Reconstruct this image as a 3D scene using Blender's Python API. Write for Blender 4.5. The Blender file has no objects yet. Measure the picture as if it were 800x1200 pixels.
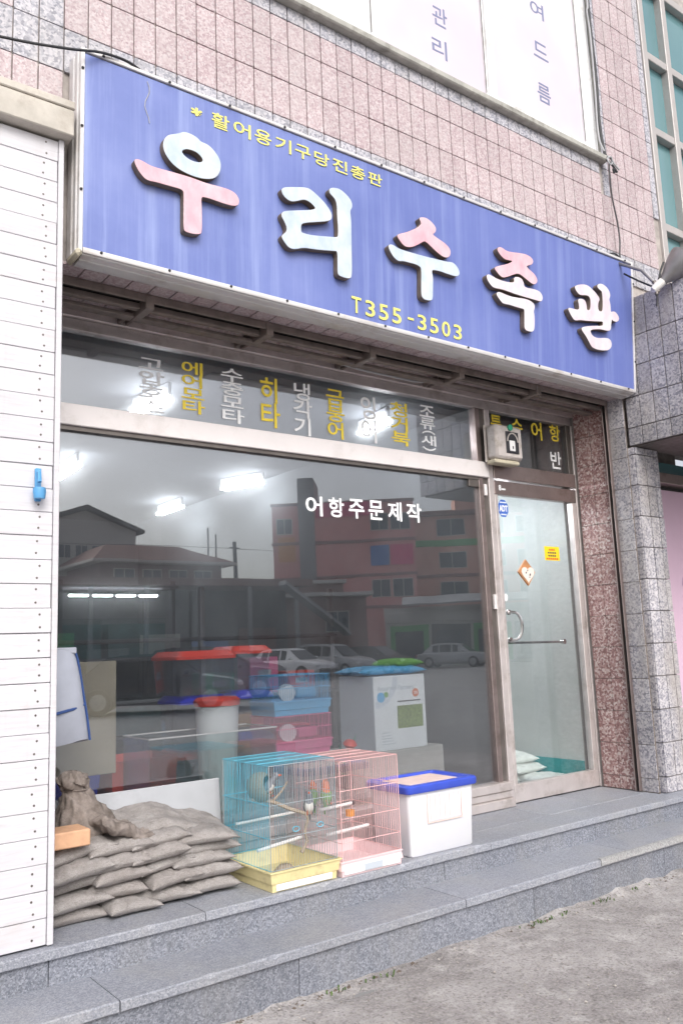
import bpy, bmesh, math, random
from mathutils import Vector, Matrix, noise as mnoise
R_ = math.radians
random.seed(7)
scene = bpy.context.scene
COL = scene.collection

# ------------------------------------------------------------------ camera
cam_data = bpy.data.cameras.new('camera')
cam = bpy.data.objects.new('camera', cam_data)
COL.objects.link(cam)
cam_data.sensor_fit = 'VERTICAL'
cam_data.sensor_height = 36.0
cam_data.lens = 29.636
cam_data.clip_start = 0.05
cam_data.clip_end = 3000
rot = Matrix(((0.800771, -0.063906, -0.595552), (-0.597681, -0.150473, -0.787487), (-0.039289, 0.986546, -0.15869)))
cam.matrix_world = Matrix.Translation((0.0, -4.0, 1.405)) @ rot.to_4x4()
scene.camera = cam

# ------------------------------------------------------------------ sky, sun, exposure
SUN_EL, SUN_AZ = 40.0, 198.0          # azimuth of the veiled sun, seen from above, clockwise from +Y
world = bpy.data.worlds.new('World')
scene.world = world
world.use_nodes = True
wn = world.node_tree
for n in list(wn.nodes):
    wn.nodes.remove(n)
wo = wn.nodes.new('ShaderNodeOutputWorld')
wb = wn.nodes.new('ShaderNodeBackground')
sky = wn.nodes.new('ShaderNodeTexSky')
sky.sky_type = 'NISHITA'
sky.sun_disc = False
sky.sun_elevation = R_(SUN_EL)
sky.sun_rotation = R_(SUN_AZ)
sky.air_density = 1.0
sky.dust_density = 5.0
sky.ozone_density = 1.0
hs = wn.nodes.new('ShaderNodeHueSaturation')      # overcast: nearly colourless
hs.inputs['Saturation'].default_value = 0.30
hs.inputs['Value'].default_value = 1.0
hs.inputs['Hue'].default_value = 0.53
wn.links.new(sky.outputs[0], hs.inputs['Color'])
wn.links.new(hs.outputs[0], wb.inputs['Color'])
wb.inputs['Strength'].default_value = 0.15
wn.links.new(wb.outputs[0], wo.inputs['Surface'])

sun_data = bpy.data.lights.new('sun', 'SUN')
sun_data.energy = 0.5
sun_data.angle = R_(25)
sun_data.color = (1.0, 0.97, 0.975)
sun = bpy.data.objects.new('sun', sun_data)
COL.objects.link(sun)
az, el = R_(SUN_AZ), R_(SUN_EL)
to_sun = Vector((math.sin(az) * math.cos(el), math.cos(az) * math.cos(el), math.sin(el)))
sun.rotation_euler = to_sun.to_track_quat('Z', 'Y').to_euler()
sun.location = (0, -10, 20)

vs = scene.view_settings
vs.view_transform = 'Standard'
vs.look = 'None'
vs.exposure = 0.58
vs.gamma = 1.0
vs.use_curve_mapping = False
scene.cycles.use_denoising = True
scene.cycles.max_bounces = 10
scene.cycles.transparent_max_bounces = 24
scene.cycles.transmission_bounces = 8
scene.cycles.glossy_bounces = 5
scene.cycles.caustics_reflective = False
scene.cycles.caustics_refractive = False
scene.cycles.sample_clamp_indirect = 6.0

# ------------------------------------------------------------------ materials
MATS = {}


class NT:
    def __init__(self, name):
        self.m = bpy.data.materials.new(name)
        self.m.use_nodes = True
        self.t = self.m.node_tree
        for n in list(self.t.nodes):
            self.t.nodes.remove(n)
        self.out = self.t.nodes.new('ShaderNodeOutputMaterial')
        MATS[name] = self.m

    def n(self, kind, **kw):
        nd = self.t.nodes.new('ShaderNode' + kind)
        for k, v in kw.items():
            if k.startswith('_'):
                setattr(nd, k[1:], v)
            else:
                key = k.replace('__', ' ')
                nd.inputs[key].default_value = v
        return nd

    def l(self, a, b):
        self.t.links.new(a, b)

    def ramp(self, fac, stops, interp='LINEAR'):
        r = self.t.nodes.new('ShaderNodeValToRGB')
        r.color_ramp.interpolation = interp
        els = r.color_ramp.elements
        while len(els) < len(stops):
            els.new(0.5)
        for e, (p, c) in zip(els, stops):
            e.position = p
            e.color = (c[0], c[1], c[2], 1) if isinstance(c, (tuple, list)) else (c, c, c, 1)
        self.l(fac, r.inputs['Fac'])
        return r.outputs['Color']

    def pos(self, scale=(1, 1, 1)):
        g = self.n('NewGeometry')
        mp = self.n('Mapping')
        mp.inputs['Scale'].default_value = scale
        self.l(g.outputs['Position'], mp.inputs['Vector'])
        return mp.outputs['Vector']

    def noise(self, vec, scale, detail=4, rough=0.55, dist=0.0):
        nn = self.n('TexNoise')
        nn.inputs['Scale'].default_value = scale
        nn.inputs['Detail'].default_value = detail
        nn.inputs['Roughness'].default_value = rough
        nn.inputs['Distortion'].default_value = dist
        self.l(vec, nn.inputs['Vector'])
        return nn.outputs['Fac']

    def mix(self, fac, a, b, blend='MIX'):
        m = self.t.nodes.new('ShaderNodeMix')
        m.data_type = 'RGBA'
        m.blend_type = blend
        for ix, v in ((0, fac), (6, a), (7, b)):
            sock = m.inputs[ix]
            if isinstance(v, (int, float)):
                sock.default_value = v if ix == 0 else (v, v, v, 1)
            elif isinstance(v, (tuple, list)):
                sock.default_value = (v[0], v[1], v[2], 1)
            else:
                self.l(v, sock)
        return m.outputs[2]

    def math(self, op, a, b=None):
        m = self.t.nodes.new('ShaderNodeMath')
        m.operation = op
        for s, v in ((m.inputs[0], a), (m.inputs[1], b)):
            if v is None:
                continue
            if isinstance(v, (int, float)):
                s.default_value = v
            else:
                self.l(v, s)
        return m.outputs[0]

    def bsdf(self, color, rough=0.6, metal=0.0, bump=None, bstr=0.3, bdist=0.002, spec=0.5, **kw):
        b = self.t.nodes.new('ShaderNodeBsdfPrincipled')
        for key, v in (('Base Color', color), ('Roughness', rough), ('Metallic', metal)):
            if isinstance(v, (tuple, list)):
                b.inputs[key].default_value = (v[0], v[1], v[2], 1)
            elif isinstance(v, (int, float)):
                b.inputs[key].default_value = v
            else:
                self.l(v, b.inputs[key])
        b.inputs['Specular IOR Level'].default_value = spec
        for k, v in kw.items():
            b.inputs[k.replace('__', ' ')].default_value = v
        if bump is not None:
            bp = self.t.nodes.new('ShaderNodeBump')
            bp.inputs['Strength'].default_value = bstr
            bp.inputs['Distance'].default_value = bdist
            self.l(bump, bp.inputs['Height'])
            self.l(bp.outputs[0], b.inputs['Normal'])
        self.l(b.outputs[0], self.out.inputs['Surface'])
        return b

    def rnd(self):
        return self.n('ObjectInfo').outputs['Random']


def plain(name, col, rough=0.5, metal=0.0, var=0.12, vscale=6.0, bump=0.0, spec=0.5, dirt=None, dscale=3.0):
    """painted / plastic / metal with a little mottling and grime"""
    t = NT(name)
    v = t.pos()
    nf = t.noise(v, vscale, 5)
    lo = tuple(c * (1 - var) for c in col)
    hi = tuple(min(1, c * (1 + var)) for c in col)
    c = t.ramp(nf, [(0.3, lo), (0.7, hi)])
    if dirt:
        d = t.noise(v, dscale, 7, 0.7)
        f = t.ramp(d, [(0.52, 0.0), (0.72, 0.75)])
        c = t.mix(f, c, dirt)
    rr = t.ramp(t.noise(v, vscale * 3, 3), [(0.3, rough * 0.85), (0.7, min(1, rough * 1.15))])
    bmp = t.noise(v, 60, 4) if bump else None
    t.bsdf(c, rr, metal, bump=bmp, bstr=bump, spec=spec)
    return t.m


def granite(name, stops, scale, tone=0.055, rough=0.55, wash=None, wash_amt=0.3, bump=0.25):
    t = NT(name)
    v = t.pos()
    vo = t.n('TexVoronoi')
    vo.inputs['Scale'].default_value = scale
    vo.inputs['Randomness'].default_value = 1.0
    nn = t.n('TexNoise')
    nn.inputs['Scale'].default_value = scale * 0.8
    t.l(v, nn.inputs['Vector'])
    vv = t.n('VectorMath', _operation='SCALE')
    vv.inputs['Scale'].default_value = 1.6 / scale
    t.l(nn.outputs['Color'], vv.inputs[0])
    va = t.n('VectorMath', _operation='ADD')
    t.l(v, va.inputs[0])
    t.l(vv.outputs[0], va.inputs[1])
    t.l(va.outputs[0], vo.inputs['Vector'])
    sep = t.n('SeparateColor')
    t.l(vo.outputs['Color'], sep.inputs[0])
    c = t.ramp(sep.outputs[0], stops, 'LINEAR')
    r = t.rnd()
    k = t.math('MULTIPLY_ADD', r, tone * 2)
    k.node.inputs[2].default_value = 1 - tone
    big = t.noise(v, 2.2, 6, 0.65)
    k2 = t.math('MULTIPLY_ADD', big, 0.5)
    k2.node.inputs[2].default_value = 0.75
    kk = t.math('MULTIPLY', k, k2)
    cmb = t.n('CombineColor')
    for i in range(3):
        t.l(kk, cmb.inputs[i])
    c = t.mix(1.0, c, cmb.outputs[0], 'MULTIPLY')
    if wash:
        w = t.noise(t.pos((1.0, 1.0, 0.35)), 3.5, 7, 0.7)
        f = t.ramp(w, [(0.45, 0.0), (0.75, wash_amt)])
        c = t.mix(f, c, wash)
    t.bsdf(c, rough, bump=sep.outputs[1], bstr=bump, bdist=0.0015)
    return t.m


granite('pink_granite', [(0.0, (.36, .26, .28)), (0.3, (.44, .335, .355)), (0.6, (.51, .415, .43)), (0.85, (.58, .51, .52)), (1, (.43, .37, .39))], 105, wash=(.51, .46, .46), wash_amt=.5)
granite('grey_granite', [(0.0, (.20, .20, .24)), (0.25, (.31, .31, .36)), (0.5, (.43, .42, .47)), (0.8, (.52, .50, .54)), (1, (.58, .56, .59))], 85, wash=(.42, .39, .37), wash_amt=.5)
granite('pillar_granite', [(0.0, (.19, .185, .22)), (0.3, (.29, .28, .32)), (0.5, (.40, .385, .42)), (0.8, (.49, .465, .49)), (1, (.55, .525, .54))], 88, tone=.16, wash=(.38, .34, .31), wash_amt=.85)
granite('red_granite', [(0.0, (.20, .10, .10)), (0.35, (.32, .185, .18)), (0.6, (.42, .28, .265)), (0.85, (.55, .45, .43)), (1, (.60, .52, .50))], 75, tone=.1)
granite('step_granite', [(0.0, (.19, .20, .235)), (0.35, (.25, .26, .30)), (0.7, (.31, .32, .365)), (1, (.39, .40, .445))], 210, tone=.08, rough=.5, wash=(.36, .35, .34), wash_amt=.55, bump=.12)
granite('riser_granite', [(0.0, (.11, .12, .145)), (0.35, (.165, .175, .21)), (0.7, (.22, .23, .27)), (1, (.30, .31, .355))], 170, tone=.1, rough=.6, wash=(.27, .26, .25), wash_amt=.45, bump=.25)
granite('edge_granite', [(0.0, (.20, .20, .21)), (0.35, (.29, .29, .30)), (0.7, (.36, .36, .37)), (1, (.46, .46, .47))], 190, tone=.06, rough=.7, wash=(.42, .40, .38), wash_amt=.6, bump=.3)

plain('grout', (.40, .36, .34), .95, var=.25, vscale=14, bump=.4)
plain('pillar_grout', (.30, .275, .265), .95, var=.25, vscale=14, bump=.4)
plain('dark_grout', (.20, .17, .15), .95, var=.25, vscale=14, bump=.4)
plain('aluminium', (.66, .60, .59), .42, .55, var=.08, vscale=9, dirt=(.36, .30, .27), dscale=5)
plain('pale_aluminium', (.80, .75, .75), .5, .1, var=.04, vscale=6, dirt=(.62, .57, .55), dscale=4)
plain('brown_steel', (.36, .29, .28), .36, .8, var=.10, vscale=8, dirt=(.20, .16, .14), dscale=7)
plain('dark_frame', (.16, .14, .13), .45, .5, var=.2, vscale=8)
plain('black_rubber', (.025, .025, .028), .7)
plain('shutter_steel', (.22, .18, .165), .6, .35, var=.25, vscale=10, dirt=(.09, .07, .06), dscale=6)
plain('rail_dark', (.05, .045, .042), .7, .2, var=.3, vscale=10)
plain('sign_frame', (.70, .68, .68), .42, .30, var=.05, vscale=5, dirt=(.42, .36, .31), dscale=3)
plain('sign_cap', (.52, .47, .36), .6, var=.15, vscale=14)
plain('letter_side', (.17, .13, .10), .8, var=.2, vscale=20)
plain('yellow_vinyl', (.86, .66, .06), .55, var=.08, vscale=30)
plain('pale_yellow', (.86, .78, .20), .55, var=.06, vscale=30)
plain('white_vinyl', (.88, .88, .90), .5, var=.04, vscale=20)
plain('worn_white', (.72, .72, .75), .55, var=.14, vscale=45)
plain('slate_vinyl', (.20, .22, .36), .55, var=.05)
plain('white_paint', (.78, .76, .78), .6, var=.04, vscale=4)
plain('window_white', (.76, .76, .77), .5, var=.06, vscale=4, dirt=(.45, .43, .40), dscale=7)
plain('window_grey', (.46, .43, .42), .5, .2, var=.06, vscale=5, dirt=(.34, .30, .28), dscale=5)
plain('stone_sill', (.40, .39, .36), .85, var=.2, vscale=10, dirt=(.15, .14, .12), dscale=8)
plain('cable_black', (.02, .02, .024), .55)
plain('cable_grey', (.42, .42, .44), .6)
plain('lamp_metal', (.27, .26, .27), .38, .7, var=.12, vscale=12, dirt=(.25, .22, .20), dscale=9)
plain('lamp_porcelain', (.70, .68, .66), .4, var=.05)
plain('box_grey', (.55, .50, .48), .5, var=.08, vscale=20, dirt=(.30, .25, .20), dscale=14)
plain('dial_black', (.03, .03, .035), .3)
plain('green_plastic', (.02, .30, .17), .45)
plain('hook_blue', (.10, .33, .62), .45, var=.08)
plain('chrome', (.62, .60, .60), .18, 1.0, var=.05)
plain('blue_lid', (.045, .085, .52), .42, var=.08, vscale=12)
plain('label_pink', (.78, .60, .56), .6, var=.08, vscale=20)
plain('window_clear', (.72, .66, .72), .35, var=.06, vscale=18)
plain('cage_blue', (.14, .50, .66), .4, .1, var=.08)
plain('cage_silver', (.46, .52, .56), .38, .5, var=.08)
plain('cage_pink', (.80, .50, .50), .45, .1, var=.06)
plain('tray_yellow', (.74, .64, .34), .5, var=.06, vscale=8, dirt=(.50, .40, .22), dscale=14)
plain('tray_pink', (.80, .60, .62), .5, var=.05)
plain('paper_white', (.80, .79, .80), .8, var=.05, vscale=15)
plain('perch_white', (.76, .74, .74), .5, var=.06)
plain('branch_wood', (.36, .29, .22), .85, var=.25, vscale=30, bump=.6)
plain('wood_block', (.62, .36, .22), .7, var=.12, vscale=22, bump=.2)
plain('beam_wood', (.52, .48, .43), .85, var=.18, vscale=7, bump=.4, dirt=(.34, .29, .24), dscale=5)
plain('foam_board', (.42, .43, .46), .85, var=.06, vscale=5, dirt=(.34, .34, .36), dscale=4)
plain('cardboard', (.40, .34, .26), .9, var=.1, vscale=6, dirt=(.30, .25, .19), dscale=5)
plain('nylon_white', (.38, .40, .47), .7, var=.06, vscale=12)
plain('navy_piping', (.03, .07, .22), .6)
plain('plastic_red', (.72, .05, .03), .35, var=.06)
plain('plastic_blue', (.05, .06, .58), .35, var=.06)
plain('plastic_sky', (.10, .40, .70), .35, var=.05)
plain('plastic_pink', (.78, .16, .34), .35, var=.05)
plain('plastic_orange', (.72, .30, .05), .35, var=.05)
plain('plastic_white', (.76, .76, .78), .4, var=.05)
plain('carton_white', (.78, .79, .82), .45, var=.03)
plain('carton_grey', (.50, .54, .60), .45, var=.05)
plain('carton_band', (.60, .63, .70), .45, var=.03)
plain('carton_green', (.20, .27, .08), .5, var=.6, vscale=70)
plain('teal_paint', (.02, .30, .31), .6, var=.12, vscale=5)
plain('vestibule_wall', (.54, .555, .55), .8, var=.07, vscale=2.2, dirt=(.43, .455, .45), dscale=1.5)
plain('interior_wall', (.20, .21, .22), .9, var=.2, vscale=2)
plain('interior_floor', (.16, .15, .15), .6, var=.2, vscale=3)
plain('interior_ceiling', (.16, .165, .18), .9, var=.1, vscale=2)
plain('shelf_dark', (.07, .07, .08), .6, var=.2)
plain('shelf_stone', (.44, .42, .40), .85, var=.12, vscale=8)
plain('tank_water', (.05, .14, .15), .25, var=.4, vscale=5)
plain('rice_sack', (.66, .68, .66), .7, var=.12, vscale=18, bump=.4)
plain('sticker_blue', (.05, .14, .50), .5, var=.05)
plain('sticker_yellow', (.86, .62, .02), .5, var=.04)
plain('sticker_red', (.62, .06, .03), .5, var=.04)
plain('sign_wood', (.50, .23, .10), .6, var=.15, vscale=30)
plain('heart_cream', (.80, .70, .64), .6, var=.05)
plain('ink_dark', (.07, .06, .07), .6)
plain('banner_pink', (.66, .47, .60), .6, var=.03, vscale=3)
plain('banner_purple', (.24, .16, .34), .6, var=.03)
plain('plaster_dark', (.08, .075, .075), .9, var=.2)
plain('finch_grey', (.20, .21, .24), .8, var=.2, vscale=60)
plain('finch_white', (.68, .66, .64), .8, var=.1, vscale=60)
plain('finch_beak', (.66, .12, .03), .4)
plain('lovebird_green', (.16, .40, .07), .7, var=.15, vscale=60)
plain('lovebird_orange', (.76, .18, .04), .7, var=.15, vscale=60)
plain('lovebird_yellow', (.72, .55, .06), .7, var=.1, vscale=60)
plain('eye_black', (.01, .01, .01), .2)
plain('weed_green', (.07, .12, .03), .8, var=.3, vscale=40)
plain('soil', (.14, .11, .09), .95, var=.3, vscale=40, bump=.6)
plain('pebble', (.36, .33, .31), .9, var=.35, vscale=25)


def special_materials():
    # white painted planks, slight cream and grain
    t = NT('plank_white')
    v = t.pos((1.2, 1, 16))
    g = t.noise(v, 5, 6, 0.65, 0.6)
    c = t.ramp(g, [(0.25, (.52, .50, .53)), (0.5, (.62, .605, .64)), (0.75, (.66, .65, .68))])
    d = t.noise(t.pos((2, 1, 5)), 1.7, 7, 0.72)
    c = t.mix(t.ramp(d, [(0.55, 0.0), (0.8, 0.5)]), c, (.54, .46, .42))
    st_ = t.noise(t.pos((26, 1, 0.9)), 1.0, 6, 0.6)
    c = t.mix(t.ramp(st_, [(0.56, 0.0), (0.78, 0.30)]), c, (.47, .43, .42))
    r = t.rnd()
    c = t.mix(t.math('MULTIPLY', r, 0.35), c, (.55, .54, .58))
    t.bsdf(c, 0.6, bump=g, bstr=.25, bdist=.001)
    # sun faded blue sign sheet with rain streaks
    t = NT('sign_blue')
    streak = t.noise(t.pos((14, 1, 0.55)), 1.0, 7, 0.62)
    fine = t.noise(t.pos((60, 1, 1.6)), 1.0, 5, 0.6)
    blot = t.noise(t.pos(), 2.2, 5, 0.6)
    c = t.ramp(blot, [(0.3, (.130, .172, .430)), (0.55, (.172, .218, .500)), (0.75, (.215, .262, .550))])
    c = t.mix(t.ramp(streak, [(0.50, 0.0), (0.72, 0.62)]), c, (.36, .43, .70))
    c = t.mix(t.ramp(fine, [(0.5, 0.0), (0.8, 0.2)]), c, (.40, .47, .72))
    c = t.mix(t.ramp(streak, [(0.20, 0.35), (0.42, 0.0)]), c, (.10, .13, .40))
    g_ = t.n('NewGeometry')                         # deeper blue towards the doorway end
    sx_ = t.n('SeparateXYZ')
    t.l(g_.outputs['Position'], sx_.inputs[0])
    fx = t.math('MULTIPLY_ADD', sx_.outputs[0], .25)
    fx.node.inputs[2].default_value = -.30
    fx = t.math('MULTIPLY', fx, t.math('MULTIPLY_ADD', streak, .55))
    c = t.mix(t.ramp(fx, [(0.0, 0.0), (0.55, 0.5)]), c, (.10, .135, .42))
    t.bsdf(c, 0.38, bump=fine, bstr=.04, bdist=.001)
    for nm, a, b in (('letter_blue', (.46, .55, .66), (.62, .67, .73)), ('letter_pink', (.70, .36, .43), (.72, .52, .57)), ('letter_pale', (.70, .56, .62), (.72, .69, .72))):
        t = NT(nm)
        n1 = t.noise(t.pos((3, 1, 2)), 3.2, 5, 0.65)
        c = t.ramp(n1, [(0.32, a), (0.62, b)])
        n2 = t.noise(t.pos((30, 1, 4)), 1.2, 5, 0.6)
        c = t.mix(t.ramp(n2, [(0.58, 0.0), (0.8, 0.4)]), c, (.72, .70, .73))
        t.bsdf(c, 0.45)
    # woven sack cloth
    t = NT('sack_cloth')
    v = t.pos()
    w = t.noise(v, 260, 2)
    big = t.noise(v, 9, 6, 0.7)
    c = t.ramp(big, [(0.28, (.26, .24, .232)), (0.55, (.375, .352, .345)), (0.8, (.47, .452, .447))])
    r = t.rnd()
    c = t.mix(t.math('MULTIPLY', r, 0.35), c, (.26, .228, .215))
    c = t.mix(t.ramp(w, [(0.4, 0.35), (0.6, 0.0)]), c, (.17, .14, .125))
    wr = t.noise(t.pos((1, 1, 2.2)), 34, 6, 0.68, 1.4)
    h = t.mix(0.3, wr, w)
    c = t.mix(t.ramp(wr, [(0.32, 0.5), (0.46, 0.0)]), c, (.15, .128, .12))  # crease shade painted into the cloth colour where wrinkles dip
    t.bsdf(c, 0.85, bump=h, bstr=.8, bdist=.008, spec=.25)
    t = NT('bundle_cloth')
    big = t.noise(t.pos(), 16, 6, 0.7)
    c = t.ramp(big, [(0.3, (.14, .115, .10)), (0.55, (.26, .22, .20)), (0.8, (.40, .35, .325))])
    wr = t.noise(t.pos((1, 1, 1.4)), 40, 5, 0.6, 1.5)
    t.bsdf(c, 0.9, bump=wr, bstr=.7, bdist=.006, spec=.2)
    # rough old concrete pavement
    t = NT('old_concrete')
    v = t.pos()
    a = t.noise(v, 1.3, 9, 0.72, 0.5)
    b = t.noise(v, 5.5, 10, 0.76)
    f = t.noise(v, 90, 5, 0.75)
    c = t.ramp(a, [(0.32, (.21, .192, .19)), (0.48, (.33, .307, .306)), (0.64, (.46, .435, .435))])
    c = t.mix(t.ramp(b, [(0.52, 0.0), (0.66, 0.75)]), c, (.58, .555, .55))
    c = t.mix(t.ramp(b, [(0.30, 0.75), (0.45, 0.0)]), c, (.15, .135, .13))
    vo = t.n('TexVoronoi')
    vo.inputs['Scale'].default_value = 95
    t.l(v, vo.inputs['Vector'])
    sp = t.n('SeparateColor')
    t.l(vo.outputs['Color'], sp.inputs[0])
    c = t.mix(t.ramp(sp.outputs[0], [(0.72, 0.0), (0.95, 0.5)]), c, (.40, .37, .34))
    c = t.mix(t.ramp(sp.outputs[1], [(0.0, 0.5), (0.22, 0.0)]), c, (.11, .10, .095))
    c = t.mix(t.ramp(f, [(0.34, 0.65), (0.48, 0.0)]), c, (.14, .13, .125))
    c = t.mix(t.ramp(f, [(0.55, 0.0), (0.68, 0.5)]), c, (.60, .575, .57))
    h = t.mix(0.55, b, f)
    t.bsdf(c, 0.9, bump=h, bstr=.9, bdist=.010, spec=.3)
    # far asphalt
    t = NT('asphalt')
    v = t.pos()
    c = t.ramp(t.noise(v, .5, 8, .7), [(0.3, (.20, .197, .20)), (0.7, (.29, .286, .284))])
    t.bsdf(c, .9, bump=t.noise(v, 80, 3), bstr=.3)
    # shop glass: lightly dusty float glass
    def glass(name, ior, tint, haze, grime=0):
        t = NT(name)
        lw = t.n('LayerWeight')
        lw.inputs['Blend'].default_value = .5
        f5 = t.math('POWER', lw.outputs['Facing'], 5.0)
        fr = t.math('MULTIPLY_ADD', f5, 1 - ior)         # Schlick: ior here is the reflectance seen head on
        fr.node.inputs[2].default_value = ior
        gl = t.n('BsdfGlossy')
        gl.inputs['Roughness'].default_value = 0.0
        gl.inputs['Color'].default_value = (.96, .97, 1, 1)
        v = t.pos((1, 1, 1))
        wob = t.noise(v, 1.1, 2, 0.4)
        bp = t.n('Bump')
        bp.inputs['Strength'].default_value = .05
        bp.inputs['Distance'].default_value = .02
        t.l(wob, bp.inputs['Height'])
        t.l(bp.outputs[0], gl.inputs['Normal'])
        tr = t.n('BsdfTransparent')
        tr.inputs['Color'].default_value = (*tint, 1)
        m = t.n('MixShader')
        last = tr.outputs[0]
        if haze:                                        # film of street dust on the pane
            df = t.n('BsdfDiffuse')
            df.inputs['Color'].default_value = (.58, .60, .65, 1)
            dm = t.ramp(t.noise(t.pos((1, 1, .55)), 2.6, 7, .68), [(0.36, haze * .4), (0.72, haze * 1.7)])
            mh = t.n('MixShader')
            t.l(dm, mh.inputs[0])
            t.l(tr.outputs[0], mh.inputs[1])
            t.l(df.outputs[0], mh.inputs[2])
            last = mh.outputs[0]
        t.l(fr, m.inputs[0])
        t.l(last, m.inputs[1])
        t.l(gl.outputs[0], m.inputs[2])
        t.l(m.outputs[0], t.out.inputs['Surface'])
        if grime:                                       # grime in the pane scatters light forwards: soft halo round lamps
            vs_ = t.n('VolumeScatter')
            vs_.inputs['Density'].default_value = grime
            vs_.inputs['Anisotropy'].default_value = .975
            t.l(vs_.outputs[0], t.out.inputs['Volume'])
    glass('shop_glass', .19, (.95, .97, .98), .022, 28.0)
    glass('door_glass', .09, (.93, .95, .95), .015)
    glass('clear_plastic', .03, (.88, .90, .93), .04)
    glass('tank_glass', .04, (.86, .92, .91), .02)
    # milky translucent box plastic
    t = NT('milky_plastic')
    b = t.bsdf((.78, .78, .83), .35, bump=None)
    b.inputs['Subsurface Weight'].default_value = .25
    b.inputs['Subsurface Radius'].default_value = (.02, .02, .025)
    b.inputs['Subsurface Scale'].default_value = .5
    # upstairs banner sheets behind the glass
    t = NT('banner_sheet')
    n1 = t.noise(t.pos(), 1.3, 3)
    c = t.ramp(n1, [(0.35, (.64, .56, .64)), (0.65, (.70, .64, .70))])
    t.bsdf(c, .35, spec=.4)
    # tinted stairwell glass
    t = NT('teal_glass')
    n1 = t.noise(t.pos((1, 1, .7)), 1.0, 4)
    c = t.ramp(n1, [(0.3, (.10, .22, .25)), (0.7, (.15, .28, .30))])
    t.bsdf(c, .06, spec=.9)
    # fluorescent tube
    for nm, st in (('tube_light', 36.0), ('strip_light', 26.0)):
        t = NT(nm)
        e = t.n('Emission')
        e.inputs['Color'].default_value = (.94, .97, 1, 1)
        e.inputs['Strength'].default_value = st
        t.l(e.outputs[0], t.out.inputs['Surface'])
    t = NT('nest_straw')
    v = t.pos((1, 1, 3))
    n1 = t.noise(v, 90, 4, .7, 2)
    c = t.ramp(n1, [(0.3, (.12, .09, .06)), (0.7, (.34, .28, .20))])
    t.bsdf(c, .9, bump=n1, bstr=.9, bdist=.004)


special_materials()


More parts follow.
